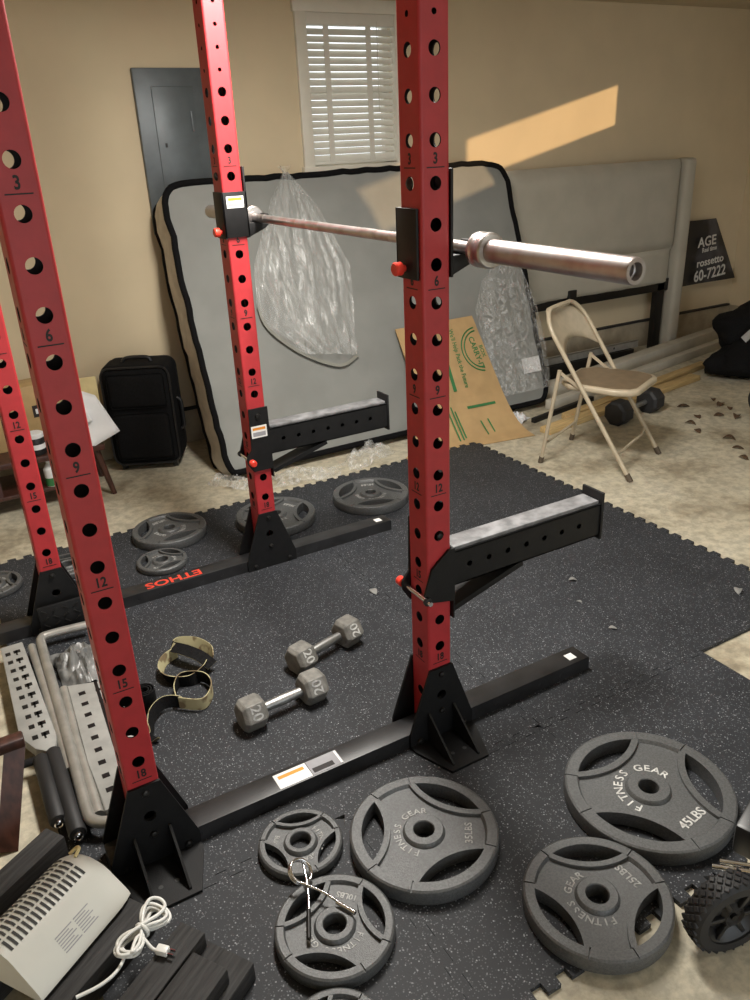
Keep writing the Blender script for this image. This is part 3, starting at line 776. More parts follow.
F = frame(B0, B1-B0, A0-B0); F = F @ MX.Translation((0, 0, .004)); W_ = (B1-B0).length; H_ = (A0-B0).length
m = M(F); Tn = MX.Rotation(R(-90), 4, 'Z')
m.text("We'll Help Pack the Future", .042, MX.Translation((.335, .24, 0)) @ Tn, 0, .012, sx=.78)
m.box(.235, .258, .05, .30, 0, .0005)
for rr in (.135, .115):
    m.tube([(.51+rr*cos(R(a)), .275+rr*sin(R(a)), 0) for a in range(95, 268, 8)], .0045, 4)
m.text('CARRY-IT', .052, MX.Translation((.47, .255, 0)) @ MX.Rotation(R(-84), 4, 'Z'), 0, .02, sx=.9)
m.text('BOX', .036, MX.Translation((.515, .26, 0)) @ MX.Rotation(R(-84), 4, 'Z'), 0, .012)
m.build('printing', CARDGREEN, up_, smooth=0)
F2 = frame(C0.lerp(B0, .5)+V((0, 0, 0)), (B1-B0), (B0-C0)); m = M()
F2 = frame(V((2.0, 2.0, .068)), V((1, -.03, 0)), V((.05, .23, .20)))
for k, (x, y0_, l) in enumerate(((.16, -.06, .16), (.185, -.05, .17), (.32, -.06, .18), (.345, -.06, .19), (.365, -.05, .16), (.51, -.07, .11), (.56, -.06, .10))):
    m.box(x, x+.009, y0_, y0_+l, -.035, -.0342, xf=F2)
r_ = M(); r_.box(.46, .66, .135, .148, -.006, -.0052, xf=F2)
pr = m.build('fine_print', CARDGREEN, lo_, smooth=0); pr2 = r_.build('rule_line', CARDGREEN, lo_, smooth=0)
# bring the lower printing onto the curved flap
from mathutils.bvhtree import BVHTree
bv = BVHTree.FromPolygons([v.co.copy() for v in lo_.data.vertices], [tuple(p.vertices) for p in lo_.data.polygons])
for v in [*pr.data.vertices, *pr2.data.vertices]:
    h = bv.ray_cast(V((v.co.x, v.co.y, 2)), V((0, 0, -1)))
    if h[0] is not None: v.co.z = h[0].z+.0012

# ------------------------------------------------------------------ upholstered bed base standing against the wall
hb = thing('bed_headboard', 'beige cloth-covered bed panel with dark metal legs standing against the back wall', 'headboard', (0, 0, 0))
def curved_panel(x0, x1, z0, z1, y, th, sag=0., r=.02):
    vs = []; fs = []; nx, nz_ = 30, 14
    for i in range(nx+1):
        for j in range(nz_+1):
            x = x0+(x1-x0)*i/nx; q = j/nz_; z = z0+(z1-z0)*q
            if j == 0: z += sag*(NZ.noise(V((x*3, 0, 0)))+.4*NZ.noise(V((x*9, 2, 0))))
            b = min(1, min(i, nx-i)/1.2, min(j, nz_-j)/1.2)
            vs.append((x, y-th*(.35+.65*b)+.006*NZ.noise(V((x*3, z*3, 2))), z))
    for i in range(nx):
        for j in range(nz_): k = i*(nz_+1)+j; fs.append((k, k+nz_+1, k+nz_+2, k+1))
    return vs, fs
m = M(); m.add(*curved_panel(3.27, 4.95, .745, 1.385, 2.90, .10)); m.box(3.27, 4.95, 2.86, 2.93, .745, 1.38); m.build('cloth_panel', LINEN, hb, smooth=50)
m = M(); m.add(*curved_panel(3.27, 4.93, .49, .765, 2.88, .05, .018)); m.build('cloth_skirt', LINEN, hb, smooth=50)
M().box(4.94, 5.05, 2.79, 2.92, FLOOR, 1.39, bev=.03, seg=3).build('side_post', LINEN, hb)
m = M(); m.box(3.27, 4.94, 2.85, 2.88, .44, .53, bev=.004); m.build('rail', DARKMET, hb)
for x in (3.36, 4.86): M().box(x-.04, x+.04, 2.85, 2.90, FLOOR, .50, bev=.004).build('leg', DARKMET, hb)
M().box(3.88, 3.96, 2.82, 2.88, .44, .56, bev=.006).build('bracket', DARKMET, hb)
# loose steel bed rail lying behind the chair
o = M().box(3.55, 4.50, 2.70, 2.704, .085, .135).box(3.55, 4.50, 2.70, 2.735, .131, .135)
for x in (3.75, 4.0, 4.25): o.cyl((x, 2.6995, .11), (x, 2.7005, .11), .009, n=10, mi=1)
o = o.build('steel_rail', [TUBEG, DARKSLOT]); tag(o, 'pale steel angle rail lying across a dark tray behind the folding chair', 'metal rail')
t = thing('tray', 'long black open tray on the floor behind the folding chair, under a steel rail', 'tray', (3.95, 2.77, FLOOR))
M().box(-.48, .48, -.10, .10, 0, .012, bev=.003).build('base', DARKMET, t)
for a in ((-.48, .48, -.10, -.085, .0, .098), (-.48, .48, .085, .10, .0, .098), (-.48, -.465, -.085, .085, 0, .098), (.465, .48, -.085, .085, 0, .098)): M().box(*a, bev=.003).build('side_wall', DARKMET, t)
# poster
m = M(); P = [(5.10, .425), (5.80, .43), (5.535, .92), (5.10, .925)]; vs = []; NXP = 10
for i in range(NXP+1):
    q = i/NXP
    for j in range(NXP+1):
        r_ = j/NXP
        x = (P[0][0]*(1-q)+P[1][0]*q)*(1-r_)+(P[3][0]*(1-q)+P[2][0]*q)*r_; z = (P[0][1]*(1-q)+P[1][1]*q)*(1-r_)+(P[3][1]*(1-q)+P[2][1]*q)*r_
        vs.append((x, 2.945-.03*(1-r_)+.012*sin(q*5+r_*2), z))
fs = [(i*(NXP+1)+j, (i+1)*(NXP+1)+j, (i+1)*(NXP+1)+j+1, i*(NXP+1)+j+1) for i in range(NXP) for j in range(NXP)]
m.add(vs, fs, 0)
PF = frame((0, 2.885, 0), (1, 0, .0), (0, .03, 1))
for st, x, z, sz, sx in (('AGE', 5.405, .755, .105, 1.05), ('Real time', 5.44, .695, .05, .9), ('rossetto', 5.465, .60, .085, 1.1), ('60-7222', 5.475, .50, .12, .95)):
    m.text(st, sz, PF @ MX.Translation((x, z, 0)) @ MX.Rotation(R(4), 4, 'Z'), 1, .02, sx=sx)
o = m.build('poster', [POSTER, POSTW], smooth=60); tag(o, 'dark poster with pale lettering in the back right corner', 'poster')

# ------------------------------------------------------------------ boards on the floor
def board(name, label, p0, p1, w, h, z, material, group=None, mb=None):
    p0 = V((*p0, 0)); p1 = V((*p1, 0)); L = (p1-p0).length
    o = M().box(-L/2, L/2, -w/2, w/2, 0, h, bev=.003).build(name, material)
    c_ = (p0+p1)/2; o.location = (c_.x, c_.y, z); o.rotation_euler = (0, 0, atan2(p1.y-p0.y, p1.x-p0.x)); return tag(o, label, 'board', group)
GB = 'boards stacked along the back wall'
board('wooden_board', 'white painted board nearest the wall, running behind the folding chair', (3.25, 2.36), (5.62, 2.80), .09, .09, FLOOR, WHITEWOOD, GB)
board('wooden_board', 'white painted board in front of the wider white one, behind the folding chair', (3.15, 2.16), (5.35, 2.58), .06, .06, FLOOR, WHITEWOOD, GB)
board('wooden_board', 'yellow pine board beside the white boards, behind the folding chair seat', (3.10, 1.95), (4.72, 2.257), .07, .035, FLOOR, PINE, GB)
board('wooden_board', 'yellow pine board nearest the folding chair, under its seat', (2.83, 1.83), (4.40, 2.071), .08, .035, FLOOR, PINE, GB)
o = board('dark_batten', 'dark batten lying beside the right foot of the mattress, behind the chair legs', (2.90, 2.02), (3.5, 2.14), .03, .03, FLOOR, DARKMET); o['category'] = 'batten'

# ------------------------------------------------------------------ folding chair
ch = thing('folding_chair', 'beige metal folding chair standing on the concrete beside the mat edge', 'chair', (2.797, 1.357, FLOOR), R(24.2))
W2 = .222; m = M()
fx = lambda f, z, w: V((w, -f, z))
def lineft(z): return .25-.514*z/.79
side = [fx(lineft(z), z, W2) for z in (0, .2, .42, .60, .68)]
arch = []
for i in range(1, 8):
    a = R(90*i/8); arch.append(fx(lineft(.68+.12*sin(a)), .68+.12*sin(a), W2-.13*(1-cos(a))))
path = side+arch; path = path+[V((-p.x, p.y, p.z)) for p in path[::-1]]
m.tube(path, .0115, 10); m.build('front_frame', CHAIRM, ch, smooth=60)
# backrest
vs = []; fs = []; NB = 16
for j in range(7):
    q = j/6
    for i in range(NB+1):
        u = i/NB*2-1; zt = .80-.118*max(0, (abs(u)-.45)/.55)**2.2*1.0; zb = .565+.075*(1-u*u)
        z = zb+(zt-zb)*q; bow = .028*(1-u*u)
        vs.append(fx(lineft(z)-bow, z, u*(W2-.002)))
for j in range(6):
    for i in range(NB): k = j*(NB+1)+i; fs.append((k, k+1, k+NB+2, k+NB+1))
o = M().add(vs, fs).build('backrest', CHAIRM, ch, smooth=60); md = o.modifiers.new('s', 'SOLIDIFY'); md.thickness = .005
# seat
po = [(-.125, -.19), (.125, -.19), (.19, -.12), (.20, .12), (.17, .20), (.13, .225), (-.13, .225), (-.17, .20), (-.20, .12), (-.19, -.12)]
T = MX.Translation((0, 0, .415))
m = M(); m.prism([(w_, -f_) for w_, f_ in po], 0, .034, xf=T, bev=.012); st_ = m.build('seat', CHAIRM, ch, smooth=60)
m = M(); m.prism([(w_*.90, -f_*.90) for w_, f_ in po], .0335, .0355, xf=T); m.build('seat_panel', CHAIRS, st_)
for q in (-1, 1):
    W3 = .205*q
    m = M(); m.tube([fx(-.245, 0, W3), fx(-.165, .515, W3)], .0105, 10); lg = m.build('rear_leg', CHAIRM, ch, smooth=60)
    m = M(); m.tube([fx(-.247, -.0, W3), fx(-.240, .035, W3)], .0135, 12); m.build('rubber_foot', RUBF, lg)
    m = M(); m.tube([fx(.25, 0, W2*q), fx(lineft(.035), .035, W2*q)], .0145, 12); m.build('rubber_foot', RUBF, ch)
    m = M(); m.ribbon([fx(-.165, .505, W3*.99), fx(-.04, .425, W3*.97)], .016, .004, lambda t: (0, 0, 1)); m.build('link', CHAIRM, ch)
z = .145; m = M(); m.tube([fx(lineft(z), z, W2), fx(lineft(z)+.0, z-.035, W2-.04), fx(lineft(z), z-.035, -W2+.04), fx(lineft(z), z, -W2)], .008, 8); m.build('cross_bar', CHAIRM, ch, smooth=60)
m = M(); m.tube([fx(-.228, .11, .205), fx(-.228, .11, -.205)], .007, 8); m.build('cross_bar', CHAIRM, ch, smooth=60)

# ------------------------------------------------------------------ suitcase
sc_ = thing('suitcase', 'black soft suitcase standing upright on the concrete by the left back wall', 'suitcase', (.765, 2.765, FLOOR), R(-26))
m = M(); m.box(-.185, .185, -.115, .115, .03, .585, bev=.045, seg=4); m.build('body', BLKFAB, sc_)
m = M(); m.box(-.150, .150, -.135, -.108, .07, .33, bev=.022, seg=3); m.build('front_pocket', BLKFAB, sc_)
m = M(); m.box(-.150, .150, -.130, -.108, .36, .545, bev=.02, seg=3); m.build('front_pocket', BLKFAB, sc_)
m = M(); m.tube(smoothpath([(-.075, 0, .58), (-.06, 0, .602), (0, 0, .607), (.06, 0, .602), (.075, 0, .58)], 4), .011, 8); m.build('handle', BLKPL, sc_)
m = M(); m.tube(smoothpath([(.185, -.02, .2), (.205, -.02, .22), (.207, -.02, .3), (.205, -.02, .36), (.185, -.02, .38)], 4), .009, 8); m.build('side_handle', BLKPL, sc_)
for x in (-.14, .14):
    for y in (-.07, .08): M().cyl((x-.012, y, .022), (x+.012, y, .022), .022, n=16).build('wheel', BLKPL, sc_)
m = M()
for y in (-.112, .112): m.tube([(x, y, z) for x, z in dens2] if False else [(x, y, z) for x, z in rrect(-.178, .178, .04, .578, .05, 5)], .006, 6, closed=True)
m.build('piping', BLKPL, sc_)

# ------------------------------------------------------------------ low table with things on it, left
tb = thing('side_table', 'low dark wooden table behind the left uprights, covered with papers and boxes', 'table', (.10, 2.58, FLOOR))
M().box(-.75, .36, -.17, .2, .255, .285, bev=.004).build('tabletop', WOODB, tb)
M().box(-.70, .30, -.14, .17, .09, .11, bev=.003).build('shelf', WOODB, tb)
for x, y, dx in ((.32, -.13, .05), (.32, .16, .05), (-.70, -.13, -.04), (-.70, .16, -.04)):
    M().tube([(x, y, .257), (x+dx, y-.005, 0)], [.019, .013], 10).build('leg', WOODB, tb)
ZT = FLOOR+.285
bx = thing('carton', 'tan printed carton standing on the low table between the left uprights', 'box', (.13, 2.68, ZT), R(8))
M().box(-.15, .15, -.08, .08, 0, .30, bev=.004).build('body', BOXT, bx)
M().box(.045, .13, -.0815, -.08, .14, .20).build('label_sticker', INK, bx); M().box(.058, .118, -.083, -.0815, .157, .182).build('label_print', PAPER, bx)
cn = thing('jar', 'black and white lidded jar on the low table between the left uprights', 'jar', (.155, 2.47, ZT))
M().lathe([(0, 0), (.04, 0), (.043, .005), (.043, .075), (.038, .085), (0, .085)], 28).build('body', BLKPL, cn)
M().lathe([(0, .085), (.041, .085), (.042, .09), (.042, .105), (.038, .108), (0, .108)], 28).build('lid', PAPER, cn)
M().lathe([(.0435, .03), (.0438, .03), (.0438, .055), (.0435, .055)], 28).build('band', PAPER, cn)
bt = thing('bottle', 'small white bottle with a green base on the low table shelf', 'bottle', (.19, 2.47, FLOOR+.11))
M().lathe([(0, 0), (.028, 0), (.03, .006), (.03, .09), (.012, .115), (.012, .13), (0, .13)], 20).build('body', PAPER, bt)
M().lathe([(.0302, .004), (.0305, .004), (.0305, .045), (.0302, .045)], 20).build('label_band', CARDGREEN, bt)
fo = M().box(-.12, .12, -.005, .005, 0, .27, bev=.002).build('folder', YELPAP); fo.location = (.405, 2.70, ZT); fo.rotation_euler = (R(-12), 0, R(-10)); tag(fo, 'yellow card folder standing behind the creased white papers', 'folder')
def paper(label, corners, seed, g):
    vs = []; fs = []; n_ = 8
    a, b, c_, d = [V(p) for p in corners]
    for i in range(n_+1):
        for j in range(n_+1):
            u, v = i/n_, j/n_; p = a.lerp(b, u).lerp(d.lerp(c_, u), v); p = p+V((0, -1, .1))*.014*NZ.noise(V((u*2.5, v*2.5, seed))); vs.append(p)
    for i in range(n_):
        for j in range(n_): k = i*(n_+1)+j; fs.append((k, k+n_+1, k+n_+2, k+1))
    o = M().add(vs, fs).build('paper_sheet', PAPER, smooth=25); md = o.modifiers.new('s', 'SOLIDIFY'); md.thickness = .0012; return tag(o, label, 'paper', g)
paper('creased white paper hanging over the front edge of the low table beside the suitcase', [(.33, 2.42, .235), (.545, 2.40, .325), (.475, 2.50, .50), (.36, 2.53, .555)], 1, 'papers on the low table')
paper('smaller white paper lying on the creased sheet on the low table', [(.34, 2.44, .36), (.43, 2.44, .39), (.41, 2.475, .46), (.34, 2.485, .48)], 6, 'papers on the low table')
for k, (x, hh, wd, cc) in enumerate(((-.20, .12, .035, (.20, .03, .02)), (-.15, .13, .04, (.03, .03, .04)), (-.10, .11, .03, (.25, .12, .05)), (-.06, .125, .035, (.05, .02, .02)))):
    b = thing('book', ['red-brown book on the table shelf at the left edge', 'dark book between two brown books on the table shelf', 'light brown book on the table shelf, second from the right', 'maroon book rightmost on the table shelf'][k], 'book', (x, 2.52, FLOOR+.11), 0, 'books on the low table shelf')
    M().box(-wd/2, wd/2, -.08, .08, 0, hh, bev=.003).build('cover', mat('book cover %d' % k, cc, .6), b)
    M().box(-wd/2+.004, wd/2-.004, -.076, .083, .004, hh+.0005).build('pages', PAPER, b)
CAMROT = [[0.864906, -0.5002374, -0.0412335], [-0.2381356, -0.3366407, -0.9110238], [0.4418473, 0.7977691, -0.4102869]]
CAMPOS = [-0.196214, -1.537046, 1.594409]
CAMF = 796.5220
# ------------------------------------------------------------------ folded steel frame with notched rails, left
fb = thing('folded_bench_frame', 'folded grey steel frame with notched rails and black rollers lying left of the rack', 'folding frame', (0, 0, 0))
zf = .0
m = M(); m.tube(smoothpath([(.07, 1.128, .045), (-.06, 1.14, .045), (-.09, 1.125, .045), (-.096, 1.05, .045), (-.108, .6, .045), (-.121, .24, .045), (-.112, .165, .045), (-.06, .135, .045), (-.03, .125, .045)], 5), .0155, 12); m.build('outer_tube', TUBEG, fb, smooth=60)
m = M(); m.tube([(-.126, 1.11, .035), (-.126, .75, .035), (-.130, .40, .035)], .014, 12); m.build('hinge_tube', TUBEG, fb, smooth=60)
m = M(); m.tube([(-.075, .80, .03), (-.090, .50, .03), (-.097, .195, .03)], .0155, 14); m.build('inner_tube', TUBEG, fb, smooth=60)
# notched rail on the left
rl = [(-.222, 1.14), (-.150, 1.14), (-.136, .56), (-.145, .515), (-.172, .50), (-.200, .53), (-.232, .61)]
m = M(); m.prism(rl, .015, .05, bev=.005); r1 = m.build('notched_rail', CASEG, fb)
for i in range(10):
    t = i/9; y = 1.08-.50*t; x = -.190+.012*t
    k = M(); k.box(x-.022, x-.006, y-.010, y+.010, .0495, .0508); k.box(x+.004, x+.026, y-.006, y+.012, .0495, .0508); k.box(x+.010, x+.016, y-.02, y+.012, .0495, .0508)
    k.build('notch', CASED, r1, smooth=0)
rr_ = [(-.066, .80), (.055, .76), (.075, .60), (.045, .20), (-.082, .19), (-.080, .40)]
m = M(); m.prism(rr_, .012, .042, bev=.005); r2 = m.build('notched_rail', CASEG, fb)
for i in range(9):
    t = i/8; y = .73-.47*t; x = -.028-.022*t
    k = M(); k.box(x-.012, x+.008, y-.009, y+.009, .0415, .0428); k.build('notch', CASED, r2, smooth=0)
k = M(); k.box(-.004, .006, -.27, .27, .0415, .043, xf=MX.Translation((.004, .50, 0)) @ MX.Rotation(R(-3), 4, 'Z')); k.build('slot', CASED, r2, smooth=0)
for i in range(8):
    y = .72-.062*i; k = M(); k.box(.010-.02*i/8, .05-.02*i/8, y-.006, y+.006, .0415, .0428); k.build('notch', CASED, r2, smooth=0)
for i, (x, y) in enumerate(((-.192, .36), (-.157, .33))):
    L = .135 if i == 0 else .175
    T = MX.Translation((x, y, .035)) @ MX.Rotation(R(90), 4, 'X')
    m = M(); m.lathe([(.010, -L), (.020, -L), (.0225, -L+.004), (.0225, L-.004), (.020, L), (.010, L), (.010, L-.02), (0, L-.02)], 22, xf=T); rr2 = m.build('roller', BLKRUB, fb)
    m = M(); m.lathe([(.009, L-.002), (.012, L), (.012, L+.012), (.009, L+.014), (.007, L+.012)], 18, xf=T); m.build('end_ring', CHROME, rr2)
M().cyl((-.245, .50, .035), (-.195, .497, .035), .012, n=12).build('axle_stub', CASED, fb)
# crumpled grey plastic parts in the head of the frame
crumple('plastic_wrap', 'crumpled grey plastic in the far end of the folded steel frame', .0, .945, .15, .25, .07, R(4), GLASSD, 31)
tp = thing('tread_plate', 'black diamond-tread plate standing against the left far upright base', 'metal plate', (.015, 1.195, 0))
M().box(-.092, .092, 0, .012, 0, .125, bev=.002).build('plate', BLACK, tp)
m = M()
for i in range(5):
    for j in range(4):
        x, z = -.072+.036*i, .02+.028*j; a = R(40 if (i+j) % 2 else -40)
        T = MX.Translation((x, -.0005, z)) @ MX.Rotation(a, 4, 'Y'); m.box(-.012, .012, -.0022, .001, -.0028, .0028, xf=T, bev=.001)
m.build('raised_pattern', DARKMET, tp)

# ------------------------------------------------------------------ lifting straps
def strap(label, paths, g, w=.042):
    t = thing('lifting_strap', label, 'lifting strap', (0, 0, 0), 0, g)
    for nm, pts, tw in paths:
        sp = smoothpath(pts, 7); M().ribbon(sp, w, .003, tw, 0, 1).build(nm, [OLIVE, BLKFAB], t, smooth=50)
up = lambda t: (0, 0, 1)
strap('olive camouflage strap curled in a loop behind the other strap', [
    ('loop', [(.372, .69, .024), (.345, .655, .022), (.29, .632, .021), (.235, .672, .021), (.222, .735, .021), (.25, .79, .022), (.30, .815, .022)], lambda t: (-.35*sin(pi*t), .1, 1)),
    ('tail', [(.375, .66, .030), (.352, .70, .050), (.325, .745, .056), (.300, .79, .052), (.29, .835, .036), (.325, .862, .024), (.375, .83, .021), (.40, .76, .021), (.388, .70, .021)], lambda t: (.8-.5*t, .55-.5*t, .25 if t < .45 else 1))], 'olive lifting straps')
strap('olive camouflage strap with an upright loop and a tail, beside the near left upright', [
    ('loop', [(.222, .535, .026), (.285, .49, .026), (.335, .55, .026), (.33, .62, .026), (.27, .655, .026), (.232, .61, .026), (.218, .545, .026)], lambda t: (0, 0, 1)),
    ('tail', [(.23, .53, .027), (.205, .55, .030), (.17, .55, .033), (.135, .52, .030), (.115, .475, .022), (.105, .42, .014)], lambda t: (.3-.2*t, -.2+1.1*t, 1-.9*t))], 'olive lifting straps')
ck = thing('wrist_wrap', 'rolled black wrist wrap on the mat behind the near left upright', 'wrist wrap', (.135, .60, .0))
m = M(); sp = [(.008*(1+.55*k/6)*cos(k*.5)*.9, .008*(1+.55*k/6)*sin(k*.5)*.9, .035) for k in range(4, 44)]
m.ribbon(sp, .07, .004, up); m.build('roll', BLKFAB, ck, smooth=50)

# ------------------------------------------------------------------ spring clip on the plate
cl = thing('spring_clip', 'chrome spring collar clip lying on the mid-size plate', 'collar clip', (0, 0, 0))
m = M(); ctr = V((.262, -.275, .068)); pts = []
ax = V((.35, -.45, .82)).normalized(); u_ = ax.orthogonal().normalized(); v_ = ax.cross(u_)
for i in range(0, 67):
    a = 2*pi*i/26; pts.append(ctr+(u_*cos(a)+v_*sin(a))*.0275+ax*(.0045*i/26-.005))
m.tube(pts, .0032, 8); m.build('coil', CHROME, cl, smooth=60)
for e, q in ((pts[0], ((.255, -.33, .055), (.212, -.42, .042))), (pts[-1], ((.285, -.34, .055), (.312, -.385, .044)))):
    m = M(); m.tube(smoothpath([e, *q], 5), .0032, 8); h_ = m.build('arm', CHROME, cl, smooth=60)
    a, b = V(q[0]), V(q[1]); d = (b-a).normalized(); m = M()
    m.cyl(a+d*(b-a).length*.35 if e is pts[0] else b-V((.008, -.012, 0)), b if e is pts[0] else b+V((.014, -.034, 0)), .0052, n=10); m.build('grip', DARKMET if e is pts[0] else CHROME, h_, smooth=60)

# ------------------------------------------------------------------ black boards, heater, cord, stool: bottom left
E1 = V((.84, .545)); AB = atan2(.545, .84)
def block(label, end, L, w, z0, z1):
    o = M().box(-L, 0, -w/2, w/2, 0, z1-z0, bev=.003).build('wooden_block', WOODD); o.location = (*end, z0); o.rotation_euler = (0, 0, AB); return tag(o, label, 'wooden block', 'black stained wooden blocks')
block('black wooden block behind the heater, topmost at the left edge', (-.205, .100), .30, .062, FLOOR, .12)
block('black wooden block directly behind the white heater, lower than its neighbour', (-.142, .010), .32, .062, 0, .08)
block('black wooden block under the front of the white heater, beside the rack foot', (-.080, -.165), .30, .065, 0, .078)
block('wide black wooden block lowest at the bottom, beneath the two others', (.055, -.362), .36, .125, 0, .05)
block('long black wooden block under the white cord coil', (.001, -.300), .34, .064, .05, .092)
block('short-looking black wooden block in front of the cord, at the bottom edge', (.007, -.392), .22, .088, .05, .092)
ht = thing('space_heater', 'white portable heater with a slatted grille lying on black wooden blocks', 'heater', (0, 0, 0))
HF = MX(((.82, -.57, 0, -.304), (.57, .82, 0, -.300), (0, 0, 1, .082), (0, 0, 0, 1))); HL = .265
sec = [(.006, .0), (.0, .008), (.004, .020), (.058, .080), (.070, .090), (.085, .097), (.115, .104), (.145, .098), (.168, .080), (.178, .055), (.178, .004), (.174, 0)]
ys = []; vs = []; fs = []; NX_ = 16; K = len(sec)
for i in range(NX_+1):
    x = HL*i/NX_; e = max(0, (x-HL+.05)/.05); sh = 1-.30*e*e
    for y, z in sec: vs.append((x, .09+(y-.09)*(1-.10*e*e), z*sh))
for i in range(NX_):
    for k in range(K): fs.append((i*K+k, (i+1)*K+k, (i+1)*K+(k+1) % K, i*K+(k+1) % K))
fs += [tuple(range(K)), tuple(range(NX_*K, NX_*K+K))[::-1]]
m = M(HF); m.add(vs, fs); m.build('housing', HEATW, ht, smooth=40)
m = M(HF)
GT = frame((0, .148, .1005), (1, 0, 0), (0, .62, -.78))
gr_ = M(HF)
for seg in ((.092, .112, .108, .118), (.125, .117, .150, .098), (.150, .098, .168, .070)): pass
def onsec(q):   # q 0..1 along the grille part of the section
    pl = [V((.072, .0915)), V((.085, .0975)), V((.115, .1045)), V((.145, .0985)), V((.170, .079))]
    d = [0]
    for a, b in zip(pl[:-1], pl[1:]): d.append(d[-1]+(b-a).length)
    s_ = q*d[-1]
    for i in range(len(pl)-1):
        if s_ <= d[i+1]+1e-9:
            f = (s_-d[i])/(d[i+1]-d[i]); p = pl[i].lerp(pl[i+1], f); tn = (pl[i+1]-pl[i]).normalized(); return p, V((-tn.y, tn.x)) if False else V((tn.y*-1, tn.x))
for c0, c1 in ((.02, .28), (.33, .60), (.65, .95)):
    for i in range(17):
        x = .016+.0122*i; k = 6; vs = []
        for j in range(k+1):
            p, nn_ = onsec(c0+(c1-c0)*j/k); p = p-nn_*(-.0008)
            for xx in (x, x+.0058): vs.append((xx, p.x, p.y))
        gr_.add(vs, [(2*j, 2*j+1, 2*j+3, 2*j+2) for j in range(k)])
gr_.build('grille_slots', DARKSLOT, ht, smooth=0)
LT = frame((.085, .0115, .0290), (1, 0, 0), (0, .669, .743)); m = M(HF)
for i in range(7):
    for x0_, x1_ in ((.0, .045), (.05, .092)):
        m.box(x0_, x1_-.006*(i % 3), .004+.006*i, .0062+.006*i, 0, .0004, xf=LT)
m.build('label_print', GREYPRINT, ht, smooth=0)
m = M(HF); m.tube(smoothpath([(HL-.03, .12, .10), (HL-.012, .125, .104), (HL-.006, .14, .095), (HL-.02, .15, .085)], 4), .004, 8); m.build('tag_loop', YELPAP, ht)
# cord bundle: one long white cord wound to a figure of eight
random.seed(3); pts = [V((-.245, -.335, .10)), V((-.20, -.335, .100)), V((-.165, -.325, .102))]
c0 = V((-.095, -.268, 0)); ex = V((.80, .60, 0)).normalized(); ey = V((-.6, .8, 0))
for k in range(5):
    rA = .062+.010*random.uniform(-1, 1); wA = .021+.008*random.uniform(-1, 1); h = .100+.006*k; rot = random.uniform(-.25, .25)
    e1 = ex*cos(rot)+ey*sin(rot); e2 = -ex*sin(rot)+ey*cos(rot)
    for a in range(0, 360, 30):
        t = R(a+180); X = cos(t); Y = sin(2*t)*.5+.0
        pts.append(c0+e1*X*rA+e2*Y*2*wA+V((0, 0, h+.004*sin(3*t))))
pts += [V((-.105, -.285, .122)), V((-.088, -.315, .104)), V((-.075, -.325, .102))]
cd = thing('cord_bundle', 'white power cord tied in a bundle on the black wooden block', 'cord', (0, 0, 0))
M().tube(smoothpath(pts, 4), .0036, 8).build('cable', CORDW, cd, smooth=60)
m = M(); m.tube([c0+ey*.014*cos(R(a))+V((0, 0, .112+.016*sin(R(a)))) for a in range(0, 360, 30)], .004, 8, closed=True); m.build('twist_tie', CORDW, cd, smooth=60)
T = frame((-.072, -.328, .103), (.7, -.71, 0), (.71, .7, 0)); m = M(); m.box(-.012, .014, -.009, .009, -.008, .008, bev=.003, xf=T); pg = m.build('plug', CORDW, cd)
for q in (-.005, .005): M().box(.014, .028, q-.001, q+.001, -.003, .003, xf=T).build('prong', CHROME, pg)
# stool
so = thing('wooden_stool', 'dark brown wooden stool, its slanted leg at the left edge of the frame', 'stool', (0, 0, 0))
def bar4(m, p, q, w, d):
    p = V(p); q = V(q); z = (q-p).normalized(); x = V((1, 0, 0)); x = (x-z*x.dot(z)).normalized(); y = z.cross(x)
    vs = [c_+x*a*w/2+y*b*d/2 for c_ in (p, q) for a, b in ((-1, -1), (1, -1), (1, 1), (-1, 1))]
    return m.add(vs, [(3, 2, 1, 0), (4, 5, 6, 7), (0, 1, 5, 4), (1, 2, 6, 5), (2, 3, 7, 6), (3, 0, 4, 7)])
for p_, q_ in (((-.322, .25, FLOOR), (-.243, .365, .205)), ((-.66, .25, FLOOR), (-.72, .365, .205)), ((-.47, .72, FLOOR), (-.44, .66, .235)), ((-.70, .72, FLOOR), (-.72, .66, .235))):
    bar4(M(), p_, q_, .05, .034).build('leg', WOODB, so)
M().box(-.75, -.218, .345, .385, .200, .232, bev=.006).build('rail', WOODB, so)
M().box(-.76, -.40, .33, .70, .232, .255, bev=.006).build('seat', WOODB, so)

# ------------------------------------------------------------------ wheel with knobby tire, right
wh = thing('cart', 'black wheeled cart corner with a knobby-tired wheel, at the right edge', 'cart', (0, 0, 0))
WC = V((.985, -.862, FLOOR+.1)); wax = V((-.25, -.97, 0)).normalized(); T = frame(WC, V((0, 0, 1)).cross(wax) if False else V((0, 0, 1)).cross(wax), (0, 0, 1))
